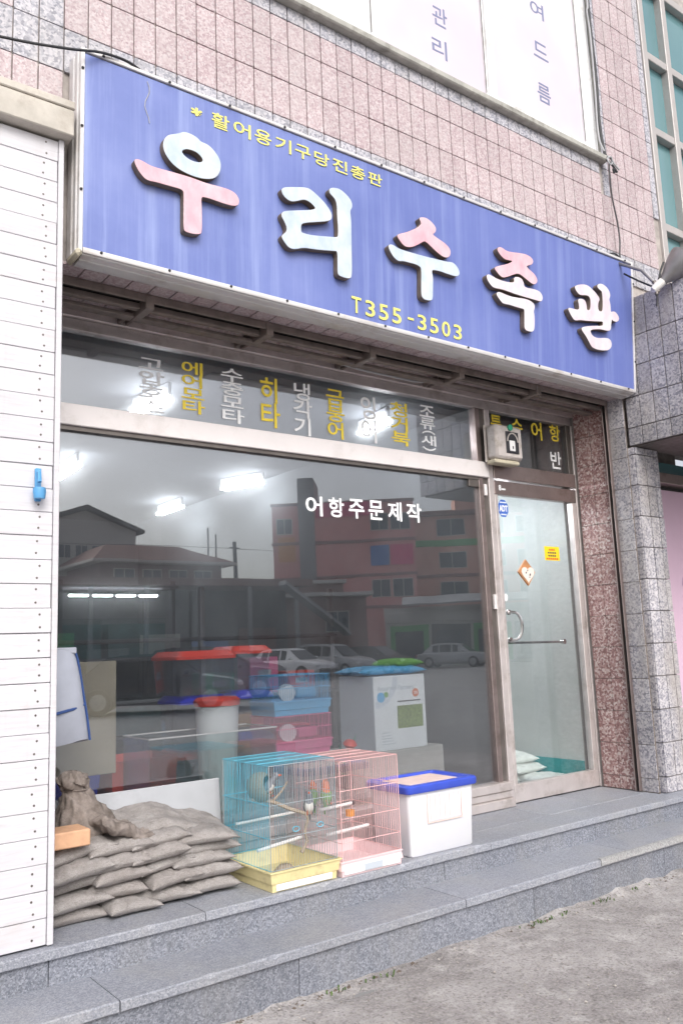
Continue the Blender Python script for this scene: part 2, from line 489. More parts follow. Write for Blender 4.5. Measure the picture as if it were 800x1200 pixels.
# ------------------------------------------------------------------ mesh builder
class B:
    def __init__(self):
        self.v, self.f, self.mi, self.k = [], [], [], 0

    def add(self, vs, fs):
        o = len(self.v)
        self.v.extend([tuple(p) for p in vs])
        for q in fs:
            self.f.append(tuple(i + o for i in q))
            self.mi.append(self.k)
        return o

    def box(self, x0, x1, y0, y1, z0, z1):
        self.add([(x0, y0, z0), (x1, y0, z0), (x1, y1, z0), (x0, y1, z0), (x0, y0, z1), (x1, y0, z1), (x1, y1, z1), (x0, y1, z1)],
                 [(0, 3, 2, 1), (4, 5, 6, 7), (0, 1, 5, 4), (1, 2, 6, 5), (2, 3, 7, 6), (3, 0, 4, 7)])
        return self

    def cbox(self, x0, x1, y0, y1, z0, z1, b):
        """box with chamfered edges"""
        b = min(b, (x1 - x0) * .45, (y1 - y0) * .45, (z1 - z0) * .45)
        X, Y, Z = (x0, x1), (y0, y1), (z0, z1)
        vs, idx = [], {}
        for i in (0, 1):
            for j in (0, 1):
                for k in (0, 1):
                    sx, sy, sz = (1 - 2 * i) * b, (1 - 2 * j) * b, (1 - 2 * k) * b
                    idx[i, j, k, 'x'] = len(vs); vs.append((X[i], Y[j] + sy, Z[k] + sz))
                    idx[i, j, k, 'y'] = len(vs); vs.append((X[i] + sx, Y[j], Z[k] + sz))
                    idx[i, j, k, 'z'] = len(vs); vs.append((X[i] + sx, Y[j] + sy, Z[k]))
        fs = []
        for i in (0, 1):
            fs.append([idx[i, 0, 0, 'x'], idx[i, 0, 1, 'x'], idx[i, 1, 1, 'x'], idx[i, 1, 0, 'x']])
            fs.append([idx[0, i, 0, 'y'], idx[1, i, 0, 'y'], idx[1, i, 1, 'y'], idx[0, i, 1, 'y']])
            fs.append([idx[0, 0, i, 'z'], idx[0, 1, i, 'z'], idx[1, 1, i, 'z'], idx[1, 0, i, 'z']])
        for i in (0, 1):
            for j in (0, 1):
                fs.append([idx[i, j, 0, 'x'], idx[i, j, 1, 'x'], idx[i, j, 1, 'y'], idx[i, j, 0, 'y']])
                fs.append([idx[i, 0, j, 'x'], idx[i, 1, j, 'x'], idx[i, 1, j, 'z'], idx[i, 0, j, 'z']])
                fs.append([idx[0, i, j, 'y'], idx[1, i, j, 'y'], idx[1, i, j, 'z'], idx[0, i, j, 'z']])
                for k in (0, 1):
                    fs.append([idx[i, j, k, 'x'], idx[i, j, k, 'y'], idx[i, j, k, 'z']])
        c = Vector(((x0 + x1) / 2, (y0 + y1) / 2, (z0 + z1) / 2))
        out = []
        for q in fs:
            p = [Vector(vs[i]) for i in q]
            n = (p[1] - p[0]).cross(p[2] - p[0])
            m = sum(p, Vector()) / len(p) - c
            out.append(q if n.dot(m) > 0 else q[::-1])
        self.add(vs, out)
        return self

    def tube(self, pts, r, n=6, closed=False, cap=True):
        pts = [Vector(p) for p in pts]
        rs = r if isinstance(r, (list, tuple)) else [r] * len(pts)
        vs, fs = [], []
        m = len(pts)
        prev = None
        for i, p in enumerate(pts):
            a = pts[(i - 1) % m] if (closed or i) else p
            c = pts[(i + 1) % m] if (closed or i < m - 1) else p
            d = (c - a)
            d = d.normalized() if d.length > 1e-9 else Vector((0, 0, 1))
            if prev is None:
                u = d.orthogonal().normalized()
                if abs(d.z) < .9:
                    u = Vector((0, 0, 1)).cross(d).normalized()
            else:
                u = (prev - d * prev.dot(d))
                u = u.normalized() if u.length > 1e-6 else d.orthogonal().normalized()
            prev = u
            w = d.cross(u)
            for k in range(n):
                an = 2 * math.pi * (k + .5) / n
                vs.append(p + (u * math.cos(an) + w * math.sin(an)) * rs[i])
        for i in range(m if closed else m - 1):
            j = (i + 1) % m
            for k in range(n):
                l = (k + 1) % n
                fs.append((i * n + k, i * n + l, j * n + l, j * n + k))
        if cap and not closed:
            fs.append(tuple(range(n))[::-1])
            fs.append(tuple((m - 1) * n + k for k in range(n)))
        self.add(vs, fs)
        return self

    def lathe(self, prof, axis_p, axis_d, n=16):
        """profile of (t along the axis, radius)"""
        d = Vector(axis_d).normalized()
        u = d.orthogonal().normalized()
        w = d.cross(u)
        p0 = Vector(axis_p)
        vs, fs = [], []
        for t, r in prof:
            for k in range(n):
                a = 2 * math.pi * k / n
                vs.append(p0 + d * t + (u * math.cos(a) + w * math.sin(a)) * max(r, 1e-5))
        for i in range(len(prof) - 1):
            for k in range(n):
                l = (k + 1) % n
                fs.append((i * n + k, i * n + l, (i + 1) * n + l, (i + 1) * n + k))
        self.add(vs, fs)
        return self

    def loft(self, rings, cap=True):
        n = len(rings[0])
        vs = [p for r in rings for p in r]
        fs = []
        for i in range(len(rings) - 1):
            for k in range(n):
                l = (k + 1) % n
                fs.append((i * n + k, i * n + l, (i + 1) * n + l, (i + 1) * n + k))
        if cap:
            fs.append(tuple(range(n))[::-1])
            fs.append(tuple((len(rings) - 1) * n + k for k in range(n)))
        self.add(vs, fs)
        return self

    def prism_xz(self, poly, y0, y1):
        n = len(poly)
        vs = [(x, y0, z) for x, z in poly] + [(x, y1, z) for x, z in poly]
        fs = [tuple(range(n)), tuple(range(2 * n - 1, n - 1, -1))]
        for k in range(n):
            l = (k + 1) % n
            fs.append((k, k + n, l + n, l))
        self.add(vs, fs)
        return self

    def prism_xy(self, poly, z0, z1):
        n = len(poly)
        vs = [(x, y, z0) for x, y in poly] + [(x, y, z1) for x, y in poly]
        fs = [tuple(range(n))[::-1], tuple(range(n, 2 * n))]
        for k in range(n):
            l = (k + 1) % n
            fs.append((k, l, l + n, k + n))
        self.add(vs, fs)
        return self

    def prism_yz(self, poly, x0, x1):
        n = len(poly)
        vs = [(x0, y, z) for y, z in poly] + [(x1, y, z) for y, z in poly]
        fs = [tuple(range(n)), tuple(range(2 * n - 1, n - 1, -1))]
        for k in range(n):
            l = (k + 1) % n
            fs.append((k, k + n, l + n, l))
        self.add(vs, fs)
        return self

    def xf(self, m, start=0):
        for i in range(start, len(self.v)):
            self.v[i] = tuple(m @ Vector(self.v[i]))
        return self


ORIGIN = {}


def mk(name, b, mat, parent=None, smooth=False, fix=True):
    """link a builder as one mesh object; its origin is the middle of its box"""
    if isinstance(b, B):
        lo = [min(v[i] for v in b.v) for i in range(3)]
        hi = [max(v[i] for v in b.v) for i in range(3)]
        c = Vector([(lo[i] + hi[i]) / 2 for i in range(3)])
        me = bpy.data.meshes.new(name)
        me.from_pydata([tuple(Vector(v) - c) for v in b.v], [], b.f)
        for i, p in enumerate(me.polygons):
            p.material_index = b.mi[i]
        if fix:
            bm = bmesh.new()
            bm.from_mesh(me)
            bmesh.ops.recalc_face_normals(bm, faces=bm.faces)
            bm.to_mesh(me)
            bm.free()
    else:
        me, c = b
    mats = mat if isinstance(mat, (list, tuple)) else [mat]
    if not me.materials:
        for m in mats:
            me.materials.append(MATS[m])
    if smooth:
        me.polygons.foreach_set('use_smooth', [True] * len(me.polygons))
        if smooth != 'all':
            me.set_sharp_from_angle(angle=R_(40))
    o = bpy.data.objects.new(name, me)
    COL.objects.link(o)
    if parent is not None:
        o.parent = parent
        o.location = c - ORIGIN[parent]
    else:
        o.location = c
    ORIGIN[o] = c
    return o


def share(name, src, at, parent, scale=(1, 1, 1), rot=(0, 0, 0)):
    """another object on the same mesh data"""
    o = bpy.data.objects.new(name, src if isinstance(src, bpy.types.Mesh) else src.data)
    COL.objects.link(o)
    at = Vector(at)
    if parent is not None:
        o.parent = parent
        o.location = at - ORIGIN[parent]
    else:
        o.location = at
    o.scale = scale
    o.rotation_euler = rot
    ORIGIN[o] = at
    return o


def thing(name, at, label, category, group=None):
    o = bpy.data.objects.new(name, None)
    o.empty_display_size = .1
    COL.objects.link(o)
    o.location = at
    ORIGIN[o] = Vector(at)
    return tag(o, label, category, group)


def tag(o, label, category, group=None):
    o['label'] = label
    o['category'] = category
    if group:
        o['group'] = group
    return o


def structure(o):
    o['kind'] = 'structure'
    return o


def stuff(o):
    o['kind'] = 'stuff'
    return o


def text_mesh(body, x0, x1, z0, z1, y, bold=0.0, thick=.0015, xs=False):
    """flat lettering fitted into a box on a plane facing the street"""
    cu = bpy.data.curves.new('lettering', 'FONT')
    cu.body = body
    cu.size = 1.0
    cu.offset = bold
    cu.resolution_u = 4
    cu.space_line = .92
    cu.align_x = 'CENTER'
    o = bpy.data.objects.new('lettering_source', cu)
    COL.objects.link(o)
    dg = bpy.context.evaluated_depsgraph_get()
    me = bpy.data.meshes.new_from_object(o.evaluated_get(dg))
    bpy.data.objects.remove(o)
    bpy.data.curves.remove(cu)
    me.materials.clear()
    xsv = [v.co.x for v in me.vertices]
    ysv = [v.co.y for v in me.vertices]
    ax, bx, ay, by = min(xsv), max(xsv), min(ysv), max(ysv)
    c = Vector(((x0 + x1) / 2, y, (z0 + z1) / 2))
    b = B()
    pts = [((x0 + (v.co.x - ax) / (bx - ax) * (x1 - x0)), y, z0 + (v.co.y - ay) / (by - ay) * (z1 - z0)) for v in me.vertices]
    b.add(pts, [tuple(p.vertices) for p in me.polygons])
    back = [(p[0], y + thick, p[2]) for p in pts]
    # side walls along the outline
    cnt = {}
    for p in me.polygons:
        vv = list(p.vertices)
        for i in range(len(vv)):
            e = (vv[i], vv[(i + 1) % len(vv)])
            cnt[e] = cnt.get(e, 0) + 1
    o2 = len(b.v)
    b.v.extend(back)
    for (i, j) in list(cnt):
        if (j, i) not in cnt:
            b.f.append((i, i + o2, j + o2, j))
            b.mi.append(0)
    bpy.data.meshes.remove(me)
    return b


def smooth_poly(p, n=2):
    for _ in range(n):
        q = []
        for i in range(len(p)):
            a, c = p[i], p[(i + 1) % len(p)]
            q.append((a[0] * .75 + c[0] * .25, a[1] * .75 + c[1] * .25))
            q.append((a[0] * .25 + c[0] * .75, a[1] * .25 + c[1] * .75))
        p = q
    return p

# ================================================================== THE SETTING
ZP, ZT = .343, .209          # platform and lower tread heights
YP, YT = -.66, -.943         # their front edges
g = B()
g.add([(-400, -400, 0), (400, -400, 0), (400, 400, 0), (-400, 400, 0)], [(0, 1, 2, 3)])
ground = structure(mk('ground', g, 'asphalt'))


def pavement():
    b = B()
    nx, ny = 230, 110
    x0, x1, y0, y1 = -1.5, 8.0, -4.6, YT + .03
    vs, fs = [], []
    for j in range(ny + 1):
        tj = j / ny
        y = y0 + (y1 - y0) * (1 - (1 - tj) ** 1.8)
        for i in range(nx + 1):
            x = x0 + (x1 - x0) * i / nx
            p = Vector((x * 2.2, y * 2.2, 3.1))
            h = .006 + .010 * mnoise.fractal(p * 1.3, 1.0, 2.0, 5) + .004 * mnoise.noise(p * 9)
            d = max(0, 1 - (y1 - y) / .16)          # crumbled mortar banked against the step
            h += d * d * (.016 + .020 * mnoise.noise(Vector((x * 5, y * 5, 0))) + .012 * mnoise.noise(Vector((x * 23, y * 23, 1))))
            vs.append((x, y, max(h, .004) if d < .2 else h))
    for j in range(ny):
        for i in range(nx):
            a = j * (nx + 1) + i
            fs.append((a, a + 1, a + nx + 2, a + nx + 1))
    b.add(vs, fs)
    return structure(mk('pavement', b, 'old_concrete', smooth='all'))


pavement()

# ---- entrance steps: core, slabs and riser facings, each slab a piece
steps = structure(thing('entrance_steps', (3.0, -.4, 0), 'grey granite entrance steps', 'steps'))
del steps['label'], steps['category']
c = B()
c.box(-1.6, 8, YP + .05, 0.02, -.02, ZP - .04)
c.box(-1.6, 8, YT + .05, YP + .05, -.02, ZT - .04)
mk('core', c, 'dark_grout', steps)
def worn_slab(x0, x1, y0, y1, z0, z1):
    n_ = max(2, int((x1 - x0) / .035))
    rings = []
    for i in range(n_ + 1):
        x = x0 + (x1 - x0) * i / n_
        c1 = .004 + .004 * max(0, mnoise.noise(Vector((x * 9, y0 * 3, 1)))) + (.012 if random.random() < .035 else 0)
        c2 = .003 + .003 * max(0, mnoise.noise(Vector((x * 13, y0 * 3, 7))))
        rings.append([(x, y0 + c2, z0), (x, y0, z0 + c2), (x, y0 + .0008 * mnoise.noise(Vector((x * 20, 0, 2))), z1 - c1), (x, y0 + c1 * 1.1, z1), (x, y1, z1), (x, y1, z0)])
    return B().loft(rings)


random.seed(3)
px = [-1.5, .35, 1.738, 3.436, 4.75, 5.6]
for a, bx in zip(px[:-1], px[1:]):
    dz = random.uniform(-.0015, .0015)
    if bx < 3.5:
        mk('slab', worn_slab(a + .002, bx - .002, YP, -.02, ZP - .036, ZP + dz), ['step_granite'], steps)
    else:
        mk('slab', worn_slab(a + .002, bx - .002, YP, -.415, ZP - .036, ZP + dz), ['step_granite'], steps)
        if a < 4:
            mk('slab', B().cbox(a + .002, 4.22, -.411, -.02, ZP - .036, ZP - .001, .004), ['step_granite'], steps)
            mk('slab', B().cbox(4.226, bx - .002, -.411, -.02, ZP - .036, ZP + .0005, .004), ['step_granite'], steps)
        else:
            mk('slab', B().cbox(a + .002, bx - .002, -.411, -.02, ZP - .036, ZP - .0008, .004), ['step_granite'], steps)
tx = [-1.5, -.2, 1.253, 2.955, 4.26, 5.7, 7.6]
for a, bx in zip(tx[:-1], tx[1:]):
    dz = random.uniform(-.002, .002)
    mk('slab', worn_slab(a + .003, bx - .003, YT, YP + .03, ZT - .038, ZT + dz), ['step_granite'], steps)
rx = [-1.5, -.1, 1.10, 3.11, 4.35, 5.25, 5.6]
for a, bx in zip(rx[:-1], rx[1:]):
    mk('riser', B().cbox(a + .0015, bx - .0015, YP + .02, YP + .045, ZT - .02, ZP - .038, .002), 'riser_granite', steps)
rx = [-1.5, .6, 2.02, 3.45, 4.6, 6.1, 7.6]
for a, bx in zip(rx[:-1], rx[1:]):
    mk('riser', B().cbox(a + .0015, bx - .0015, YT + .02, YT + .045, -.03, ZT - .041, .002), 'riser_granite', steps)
# worn metal nosing near the right end of the lower step
mk('nosing', B().cbox(3.98, 7.5, YT - .006, YT + .018, ZT + .003, ZT + .006, .001), 'edge_granite', steps)
mk('nosing', B().cbox(3.98, 7.5, YT - .007, YT - .003, ZT - .03, ZT + .002, .001), 'edge_granite', steps)

# ================================================================== THE BUILDING
YW = -.5
bld = thing('tiled_building', (3.2, YW, 0), 'pink and grey granite tiled building front above the blue shop sign', 'building')
w = B()
# masonry core of the upper wall round the window opening
w.box(-3, .4, YW + .012, .6, 3.14, 7.4)
w.box(.4, 5.275, YW + .012, .6, 3.14, 5.0)
w.box(.4, 5.275, YW + .012, .6, 6.9, 7.4)
w.box(5.275, 6.0, YW + .012, .6, 3.14, 7.4)
w.box(6.0, 9.5, YW + .012, .6, 3.14, 3.95)
w.box(6.0, 9.5, YW + .012, .6, 7.0, 7.4)
w.box(.4, 5.275, .3, .6, 5.0, 6.9)
w.box(6.0, 9.5, .3, .6, 3.95, 7.0)
# side walls of the shop opening
w.box(5.262, 6.6, -.06, 3.6, -.02, 3.14)
w.box(5.262, 5.272, YW + .012, -.06, .30, 3.14)
w.box(.2, 1.0, -.45, .5, .30, 3.14)
mk('wall', w, 'grout', bld)

TW, TH, TX0 = .1135, .2245, 1.153
ROWS = [3.834, 4.058, 4.282, 4.507, 4.731]
proto = {}


def tile_mesh(kind, flip='y'):
    key = kind
    if key in proto:
        return proto[key]
    b = B().cbox(-.5, .5, -.5, .5, -.5, .5, .03)
    me = bpy.data.meshes.new('tile')
    me.from_pydata(b.v, [], b.f)
    bm = bmesh.new(); bm.from_mesh(me)
    bmesh.ops.recalc_face_normals(bm, faces=bm.faces)
    bm.to_mesh(me); bm.free()
    me.materials.append(MATS[kind])
    proto[key] = me
    return me


GAP = .0068


def wall_tile(x0, x1, z0, z1, kind, parent, y=YW):
    dy = random.uniform(-.0012, .0012)
    t = share('tile', tile_mesh(kind), ((x0 + x1) / 2, y + .006 + dy, (z0 + z1) / 2), parent,
              (x1 - x0 - GAP, .016, z1 - z0 - GAP), (random.gauss(0, .004), 0, random.gauss(0, .006)))
    return t


random.seed(11)
k0 = int((.45 - TX0) / TW) - 1
for r in range(len(ROWS)):
    z0 = ROWS[r]
    z1 = z0 + TH if r < 4 else 4.893
    for k in range(k0, 44):
        x0 = TX0 + k * TW
        x1 = x0 + TW
        if x1 > 6.0:
            continue
        if r == 0 and x1 > 1.2:
            continue                               # behind the sign
        if r == 4 and x0 > 5.2:
            continue
        xmin = (.70, .72, .80, 1.3, 1.7)[r]
        if x1 < xmin:
            continue
        kind = 'pink_granite'
        if r == 1:
            kind = 'grey_granite'
        if r == 2 and x1 < 1.16:
            kind = 'grey_granite' if (k % 3) else 'pink_granite'
        if x1 > 5.93:
            kind = 'grey_granite'
        wall_tile(x0, min(x1, 5.995), z0, z1, kind, bld)
for k in range(4, 37):                              # cut grey course under the sill
    x0 = TX0 + k * TW
    if 1.9 < x0 < 5.2:
        wall_tile(x0, x0 + TW, 4.893, 4.985, 'grey_granite', bld)
for r in range(10):                                 # strip between the two upper windows
    z0 = 4.731 + r * TH
    for k in range(36, 43):
        x0 = TX0 + k * TW
        if x0 < 5.2:
            continue
        x0 = max(x0, 5.279)
        x1 = min(TX0 + (k + 1) * TW, 5.995)
        wall_tile(x0, x1, z0, z0 + TH, 'grey_granite' if (x1 > 5.93 or x0 < 5.33) else 'pink_granite', bld)

# soffit over the shop window
for k in range(-2, 37):
    x0 = TX0 + k * TW
    for j in range(2):
        y0 = YW + .002 + j * .225
        share('tile', tile_mesh('pink_granite'), (x0 + TW / 2, y0 + .11, 3.135), bld, (TW - GAP, .22, .014), (0, 0, random.gauss(0, .003)))

# red granite on the inner side of the opening
reveal = mk('reveal', B().box(5.255, 5.261, -.5, -.05, .335, 3.13), 'dark_grout', bld)
for r in range(13):
    z1 = 3.13 - r * TH
    z0 = max(z1 - TH, ZP + .004)
    if z1 < ZP + .03:
        break
    for y0, y1 in ((-.328, -.195), (-.195, -.055)):
        share('tile', tile_mesh('red_granite'), (5.252, (y0 + y1) / 2, (z0 + z1) / 2), reveal, (.012, y1 - y0 - .004, z1 - z0 - .004))
    share('tile', tile_mesh('pillar_granite'), (5.2555, -.432, (z0 + z1) / 2), reveal, (.012, .128, z1 - z0 - .004))
# roller shutter guide channel
guide = mk('shutter_guide', B().cbox(5.222, 5.254, -.338, -.331, ZP + .004, 3.10, .001).cbox(5.222, 5.254, -.369, -.362, ZP + .004, 3.10, .001), 'brown_steel', bld)
mk('slot', B().box(5.246, 5.253, -.361, -.339, ZP + .004, 3.10), 'black_rubber', guide)

# shutter box rails hanging under the soffit
for y0, y1, z0, z1, m in ((-.395, -.385, 3.085, 3.126, 'shutter_steel'), (-.33, -.295, 3.07, 3.10, 'shutter_steel'), (-.255, -.195, 3.055, 3.075, 'shutter_steel'), (-.36, -.27, 3.108, 3.124, 'rail_dark')):
    mk('shutter_rail', B().cbox(1.0, 5.22, y0, y1, z0, z1, .002), m, bld)
for x in (1.62, 2.3, 3.0, 3.72, 4.45):
    b = B().cbox(x - .022, x + .022, -.40, -.20, 3.052, 3.125, .004)
    b.cbox(x - .03, x - .012, -.19, -.06, 3.085, 3.12, .003)
    b.cbox(x + .012, x + .03, -.19, -.06, 3.085, 3.12, .003)
    mk('shutter_bracket', b, 'shutter_steel', bld)
mk('conduit', B().tube([(2.55, -.17, 3.115), (2.75, -.2, 3.07), (3.1, -.2, 3.05), (3.5, -.19, 3.052), (3.9, -.16, 3.11)], .006, 6), 'cable_grey', bld, smooth=True)

# ---- upstairs window with banner sheets
wz0, wz1 = 5.04, 6.85
fr = B()
for x0, x1 in ((.45, .56), (1.75, 1.95), (5.17, 5.268)):
    fr.cbox(x0, x1, -.492, -.40, wz0, wz1, .004)
fr.cbox(.45, 5.268, -.488, -.40, wz0 - .005, wz0 + .035, .004)
fr.cbox(.45, 5.268, -.488, -.40, wz1 - .05, wz1, .004)
upper_window = mk('window', fr, 'window_white', bld)
for x0, x1, yy in ((1.9, 3.10, -.462), (2.98, 4.12, -.455), (4.08, 5.175, -.475)):
    s = B()
    s.cbox(x0, x0 + .075, yy - .012, yy + .02, wz0 + .036, wz1 - .05, .004)
    s.cbox(x1 - .055, x1, yy - .012, yy + .02, wz0 + .036, wz1 - .05, .004)
    s.cbox(x0 + .075, x1 - .055, yy - .010, yy + .018, wz0 + .036, wz0 + .085, .004)
    mk('sash', s, 'window_white', upper_window)
    mk('pane', B().box(x0 + .07, x1 - .05, yy + .002, yy + .008, wz0 + .08, wz1 - .05), 'banner_sheet', upper_window)
    mk('gasket', B().box(x1 - .058, x1 - .052, yy - .014, yy - .0125, wz0 + .09, wz1 - .05), 'dark_frame', upper_window)
for body, x0, x1, z0, z1, yy in (('관', 3.60, 3.735, 5.465, 5.61, -.4545), ('리', 3.58, 3.715, 5.225, 5.365, -.4545),
                                 ('여', 4.605, 4.755, 5.985, 6.115, -.4745), ('드', 4.605, 4.765, 5.645, 5.775, -.4745), ('름', 4.61, 4.755, 5.285, 5.435, -.4745)):
    mk('lettering', text_mesh(body, x0, x1, z0, z1, yy, .006), 'slate_vinyl', upper_window)
mk('window_sill', B().cbox(.40, 5.295, -.555, -.40, 4.985, 5.034, .008), 'stone_sill', bld)
mk('window_jamb', B().cbox(5.2705, 5.2785, -.505, -.40, 5.036, 6.9, .002), 'stone_sill', bld)

# ---- tall stairwell window at the right
fr = B()
X = [6.0, 6.36, 7.2, 8.0]
for x in X:
    fr.cbox(x, x + .07, -.515, -.40, 3.93, 7.0, .005)
Zs = [3.93, 4.66, 5.52, 6.22, 6.95]
for z in Zs:
    for a, bx in zip(X[:-1], X[1:]):
        fr.cbox(a + .07, bx, -.508, -.40, z, z + .07, .004)
stair_window = mk('stair_window', fr, 'window_grey', bld)
for a, bx in zip(X[:-1], X[1:]):
    for z0, z1 in zip(Zs[:-1], Zs[1:]):
        mk('pane', B().box(a + .065, bx + .005, -.45, -.442, z0 + .065, z1 + .005), 'teal_glass', stair_window)
s = B()                                             # opening light with its own sash
s.cbox(6.432, 6.47, -.47, -.44, 6.30, 6.94, .003); s.cbox(6.47, 7.19, -.47, -.44, 6.30, 6.34, .003)
mk('sash', s, 'window_grey', stair_window)

# ---- shop front: transom, big window, door
front = B()
front.cbox(1.0, 5.25, -.055, .03, 3.082, 3.134, .003)
front.cbox(1.0, 5.25, -.028, .03, 3.024, 3.081, .002)
shopwin = mk('shop_window', front, 'aluminium', bld)
mk('mid_rail', B().cbox(1.0, 4.288, -.045, .035, 2.528, 2.637, .004), 'pale_aluminium', shopwin)
mk('gasket', B().box(1.0, 4.20, -.03, .02, 2.506, 2.5275), 'dark_frame', shopwin)
mk('frame', B().cbox(4.196, 4.24, -.03, .03, .50, 2.527, .003).cbox(4.196, 4.24, -.03, .03, 2.638, 3.022, .003), 'brown_steel', shopwin)
mk('frame', B().cbox(4.2415, 4.287, -.018, .03, .50, 2.527, .003).cbox(4.2415, 4.287, -.018, .03, 2.638, 3.022, .003), 'dark_frame', shopwin)
mk('post', B().cbox(4.289, 4.341, -.034, .035, ZP + .002, 3.022, .004), 'aluminium', shopwin)
sl = B().cbox(1.0, 4.286, -.085, .03, ZP + .002, .40, .004)
sl.cbox(1.0, 4.286, -.060, .03, .402, .445, .004)
sl.cbox(1.0, 4.286, -.072, .03, .447, .500, .004)
mk('sill', sl, 'aluminium', shopwin)
mk('pane', B().box(1.0, 4.198, -.004, .004, .498, 2.508), 'shop_glass', shopwin)
mk('pane', B().box(1.0, 4.198, -.004, .004, 2.635, 3.026), 'shop_glass', shopwin)
mk('closer', B().cbox(4.10, 4.195, -.03, -.005, 2.455, 2.505, .004), 'dark_frame', shopwin)
mk('latch', B().cbox(4.236, 4.262, -.042, -.019, 2.40, 2.48, .003), 'pale_aluminium', shopwin)
mk('latch', B().cbox(4.262, 4.282, -.040, -.019, 1.62, 1.72, .003), 'pale_aluminium', shopwin)
YG = -.0065
cols = [('고\n압\n호\n스', 1.730, 1.873, 2.663, 2.954, 'worn_white'), ('에\n어\n모\n타', 1.975, 2.115, 2.687, 2.979, 'yellow_vinyl'),
        ('수\n중\n모\n타', 2.216, 2.362, 2.666, 2.982, 'white_vinyl'), ('히\n타', 2.471, 2.602, 2.671, 2.970, 'yellow_vinyl'),
        ('냉\n각\n기', 2.696, 2.830, 2.653, 2.975, 'white_vinyl'), ('금\n붕\n어', 2.939, 3.073, 2.661, 2.971, 'yellow_vinyl'),
        ('잉\n어', 3.203, 3.324, 2.668, 2.968, 'white_vinyl'), ('청\n거\n북', 3.448, 3.604, 2.677, 2.966, 'yellow_vinyl')]
for body, x0, x1, z0, z1, m in cols:
    mk('lettering', text_mesh(body, x0, x1, z0, z1, YG, .014), m, shopwin)
for body, x0, x1, z0, z1 in (('조', 3.700, 3.835, 2.90, 2.979), ('류', 3.70, 3.835, 2.815, 2.893), ('새', 3.705, 3.835, 2.705, 2.775)):
    mk('lettering', text_mesh(body, x0, x1, z0, z1, YG, .014), 'white_vinyl', shopwin)
for cz, sg in ((2.785, 1), (2.69, -1)):
    mk('lettering', B().tube([(3.715, YG, cz), (3.74, YG, cz + .012 * sg), (3.77, YG, cz + .017 * sg), (3.80, YG, cz + .012 * sg), (3.825, YG, cz)], .006, 4), 'white_vinyl', shopwin)
for body, x0, x1 in (('어', 2.761, 2.882), ('항', 2.926, 3.040), ('주', 3.078, 3.196), ('문', 3.230, 3.348), ('제', 3.385, 3.500), ('작', 3.540, 3.668)):
    i = (x0 - 2.761) / .78
    mk('lettering', text_mesh(body, x0, x1, 2.174 + .006 * i, 2.292 + .012 * i, YG, .020), 'white_vinyl', shopwin)

# the door with its fanlight
door = mk('shop_door', B().cbox(4.346, 4.378, -.028, .022, .352, 2.418, .003).cbox(5.188, 5.236, -.028, .022, .352, 2.418, .003), 'aluminium', bld)
mk('top_rail', B().cbox(4.346, 5.236, -.030, .024, 2.420, 2.518, .003), 'brown_steel', door)
mk('bottom_rail', B().cbox(4.346, 5.236, -.030, .024, .350, .464, .003), 'aluminium', door)
mk('pane', B().box(4.376, 5.190, -.004, .004, .462, 2.422), 'door_glass', door)
h = B()
hx = 4.425
arc = [(hx, -.03, 1.60)] + [(hx + .075 * math.sin(a) ** .8 * .55, -.03 - .055 * math.sin(a) ** .6, 1.505 + .095 * math.cos(a)) for a in [math.pi * q / 10 for q in range(1, 10)]] + [(hx, -.03, 1.41)]
h.tube(arc, .011, 8)
h.lathe([(0, 0), (0, .019), (.012, .019), (.014, 0)], (hx, -.004, 1.60), (0, -1, 0), 12)
h.lathe([(0, 0), (0, .019), (.012, .019), (.014, 0)], (hx, -.004, 1.41), (0, -1, 0), 12)
mk('handle', h, 'chrome', door, smooth=True)
mk('push_bar', B().tube([(4.40, .03, 1.392), (5.02, .03, 1.385)], .010, 8).lathe([(0, 0), (0, .019), (.03, .019), (.032, 0)], (5.01, .0, 1.385), (0, 1, 0), 12), 'chrome', door, smooth=True)
# notices stuck on the door
oct_ = [(4.447 + .054 * math.cos(a), 2.328 + .066 * math.sin(a)) for a in [math.pi / 8 + math.pi / 4 * q for q in range(8)]]
st = mk('sticker', B().prism_xz(oct_, -.0068, -.0048), 'sticker_blue', door)
mk('lettering', text_mesh('ADT', 4.405, 4.489, 2.305, 2.350, -.0086, .03), 'white_vinyl', st)
for q in range(5):
    mk('print', B().box(4.422 + q * .011, 4.430 + q * .011, -.0080, -.0066, 2.280, 2.289), 'white_vinyl', st)
    mk('print', B().box(4.416 + q * .013, 4.426 + q * .013, -.0080, -.0066, 2.366, 2.374), 'white_vinyl', st)
st = mk('sticker', B().box(4.856, 5.020, -.0065, -.0045, 1.974, 2.076), 'sticker_yellow', door)
for q, (zz, wd, m) in enumerate(((2.052, .034, 'sticker_red'), (2.030, .050, 'ink_dark'), (2.008, .046, 'ink_dark'), (1.986, .066, 'sticker_red'))):
    nseg = 4 if q < 3 else 6                        # rows of print too small to read
    for i in range(nseg):
        xa = 4.938 - wd + 2 * wd * i / nseg
        mk('print', B().box(xa, xa + 1.5 * wd / nseg, -.0075, -.0063, zz - .006, zz + .006), m, st)
dia = [(4.545, 1.882), (4.630, 1.972), (4.722, 1.882), (4.645, 1.785)]
pl = mk('plaque', B().prism_xz(dia[::-1], -.017, -.0045), 'sign_wood', door)
heart = []
for q in range(28):
    a = 2 * math.pi * q / 28
    hxx = 16 * math.sin(a) ** 3
    hzz = 13 * math.cos(a) - 5 * math.cos(2 * a) - 2 * math.cos(3 * a) - math.cos(4 * a)
    heart.append((4.640 + hxx * .0041, 1.868 + hzz * .0040))
mk('heart', B().prism_xz(heart, -.023, -.0172), 'heart_cream', pl)
